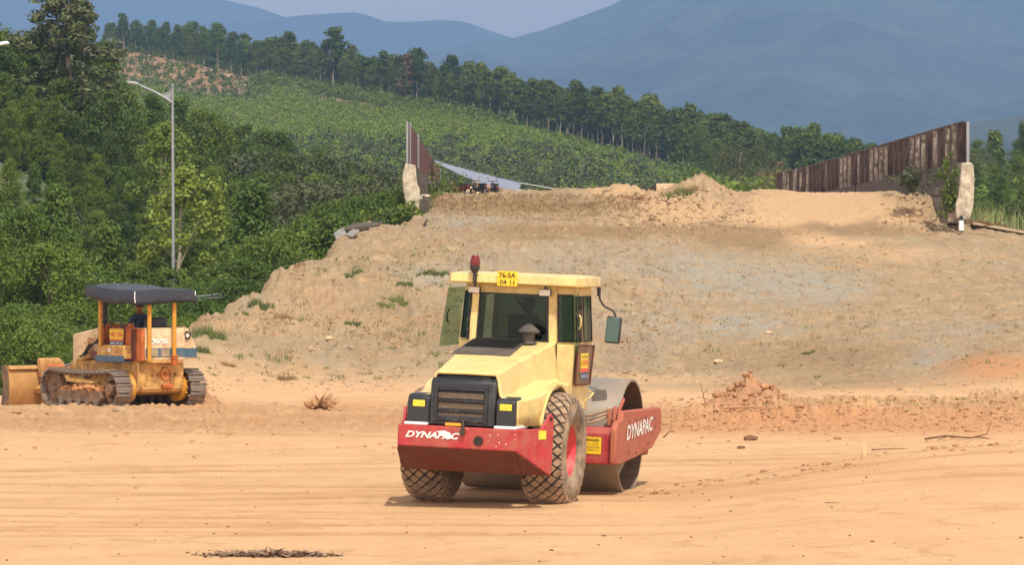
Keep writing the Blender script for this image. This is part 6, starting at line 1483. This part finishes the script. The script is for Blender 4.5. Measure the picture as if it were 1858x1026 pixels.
branch(1210, 795, [(-.06, 0, .0), (0, 0, .06), (.05, 0, .12)], .02, 'small black twig right of the drum frame')
branch(1560, 372, [(0, 0, -1)], .01, 'x') if False else None
for k, (px, py, lb) in enumerate([(1775, 408, 'tangled dead branch lying below the right pillar'), (1808, 413, 'second dead branch near the right edge below the pillar')]):
    o = branch(px, py, [(-.5, 0, .05), (0, .05, .15), (.5, 0, .05)], .05, lb, extra=[[(0, 0, .1), (.3, 0, .35)], [(-.2, 0, .08), (-.4, .1, .3)], [(.1, 0, .1), (.5, .1, .02)]]); o.location = WP(px, py, 150)
branch(770, 410, [(0, 0, 0), (.03, 0, .12), (.1, 0, .26)], .06, 'short black stub sticking out below the left pillar', 'stump', 'dark')
# root ball
e = MB(); r = random.Random(6)
for k in range(60):
    a = r.uniform(0, 6.28); el = r.uniform(.1, 1.2); L_ = r.uniform(.15, .36); c_ = Vector((math.cos(a)*math.cos(el)*1.2, math.sin(a)*math.cos(el), math.sin(el)))*L_
    e.tube([(0, 0, .03), c_*.5+Vector((r.uniform(-.05, .05), 0, .03)), c_], [.028, .018, .006], 4)
for k in range(16): e.ico((r.uniform(-.28, .28), r.uniform(-.2, .2), r.uniform(0, .12)), r.uniform(.04, .09), 1, .3, r)
o = e.build('root_ball', M['clayc'], None, smooth=0); place(o, 581, 741); tag(o, 'orange tangled root ball in the middle of the worked strip', 'root ball')
# twiggy brush on the heaps
def tangle(px, py, n, s, label, cat='brush', mt='twig', flat=.5, name='brushwood_bundle', seed=1):
    r = random.Random(seed); b = MB()
    for k in range(n):
        c_ = Vector((r.gauss(0, s*.4), r.gauss(0, s*.3), abs(r.gauss(0, s*.1)))); a = r.uniform(-.5, .5)+(math.pi if r.random() < .5 else 0); L_ = r.uniform(.3, .8)*s
        b.tube([c_, c_+Vector((math.cos(a)*L_*.5, math.sin(a)*L_*.5, r.uniform(0, flat)*L_*.6)), c_+Vector((math.cos(a)*L_, math.sin(a)*L_, r.uniform(-.1, flat)*L_))], [.014, .01, .004], 4)
    o = b.build(name, M[mt], None, smooth=0); o.location = ground_hit(px, py); tag(o, label, cat); return o
tangle(1165, 366, 26, .8, 'tangle of dry twigs on the left crest heap', seed=2)
tangle(1325, 722, 12, .4, 'dry twigs in the dirt heap at the right', seed=3)
# pile of dead leaves in the foreground
r = np.random.default_rng(12); pc_ = ground_hit(484, 1010); N = 620
t_ = r.normal(size=N)*.34; t_ = np.where(np.abs(t_) > .78, r.uniform(-.6, .6, N), t_); wdt = .20*np.sqrt(np.clip(1-(t_/.8)**2, .05, 1))
c_ = np.stack([t_, r.normal(size=N)*wdt*.55, np.abs(r.normal(size=N))*.022*np.sqrt(np.clip(1-(t_/.8)**2, 0, 1))+.004], 1)
v, f = leaves(r, c_, np.full(N, .012), 1, .030, 3.0, 5.2, .2)
o = np_mesh('dead_leaf_pile', v, f, leafmat('dead_brown_leaf', (.13, .075, .042), (.40, .25, .16), .05)); o.location = pc_; tag(o, 'flat pile of dry brown leaves on the sand at the bottom left', 'leaf pile')
# stones worth pointing at
for px, py, s, mt, lb in [(598, 616, .08, 'rock', 'single pale round stone on the left slope'), (1395, 605, .07, 'rock', 'pale stone on the grey slope right of centre'), (1303, 658, .09, 'rock', 'pale flat stone low on the slope right of the mirror'), (215, 748, .10, 'clod', 'round clod beside the bulldozer track'), (30, 752, .07, 'clayc', 'orange clod below the blade'),
                          (1448, 740, .09, 'clayc', 'orange clod at the foot of the dirt heap'), (1362, 800, .09, 'twig', 'dark clod in the rutted strip behind the stake'), (1345, 815, .05, 'twig', 'smaller dark clod left of the stake'), (1520, 798, .055, 'clayc', 'orange clod in the ruts left of the stake')]:
    o = MB().ico((0, 0, s*.3), s, 2, .14, random.Random(int(px)), (1.4, 1.1, .7)).build('stone', M[mt], None, smooth=0); place(o, px, py); tag(o, lb, 'stone')
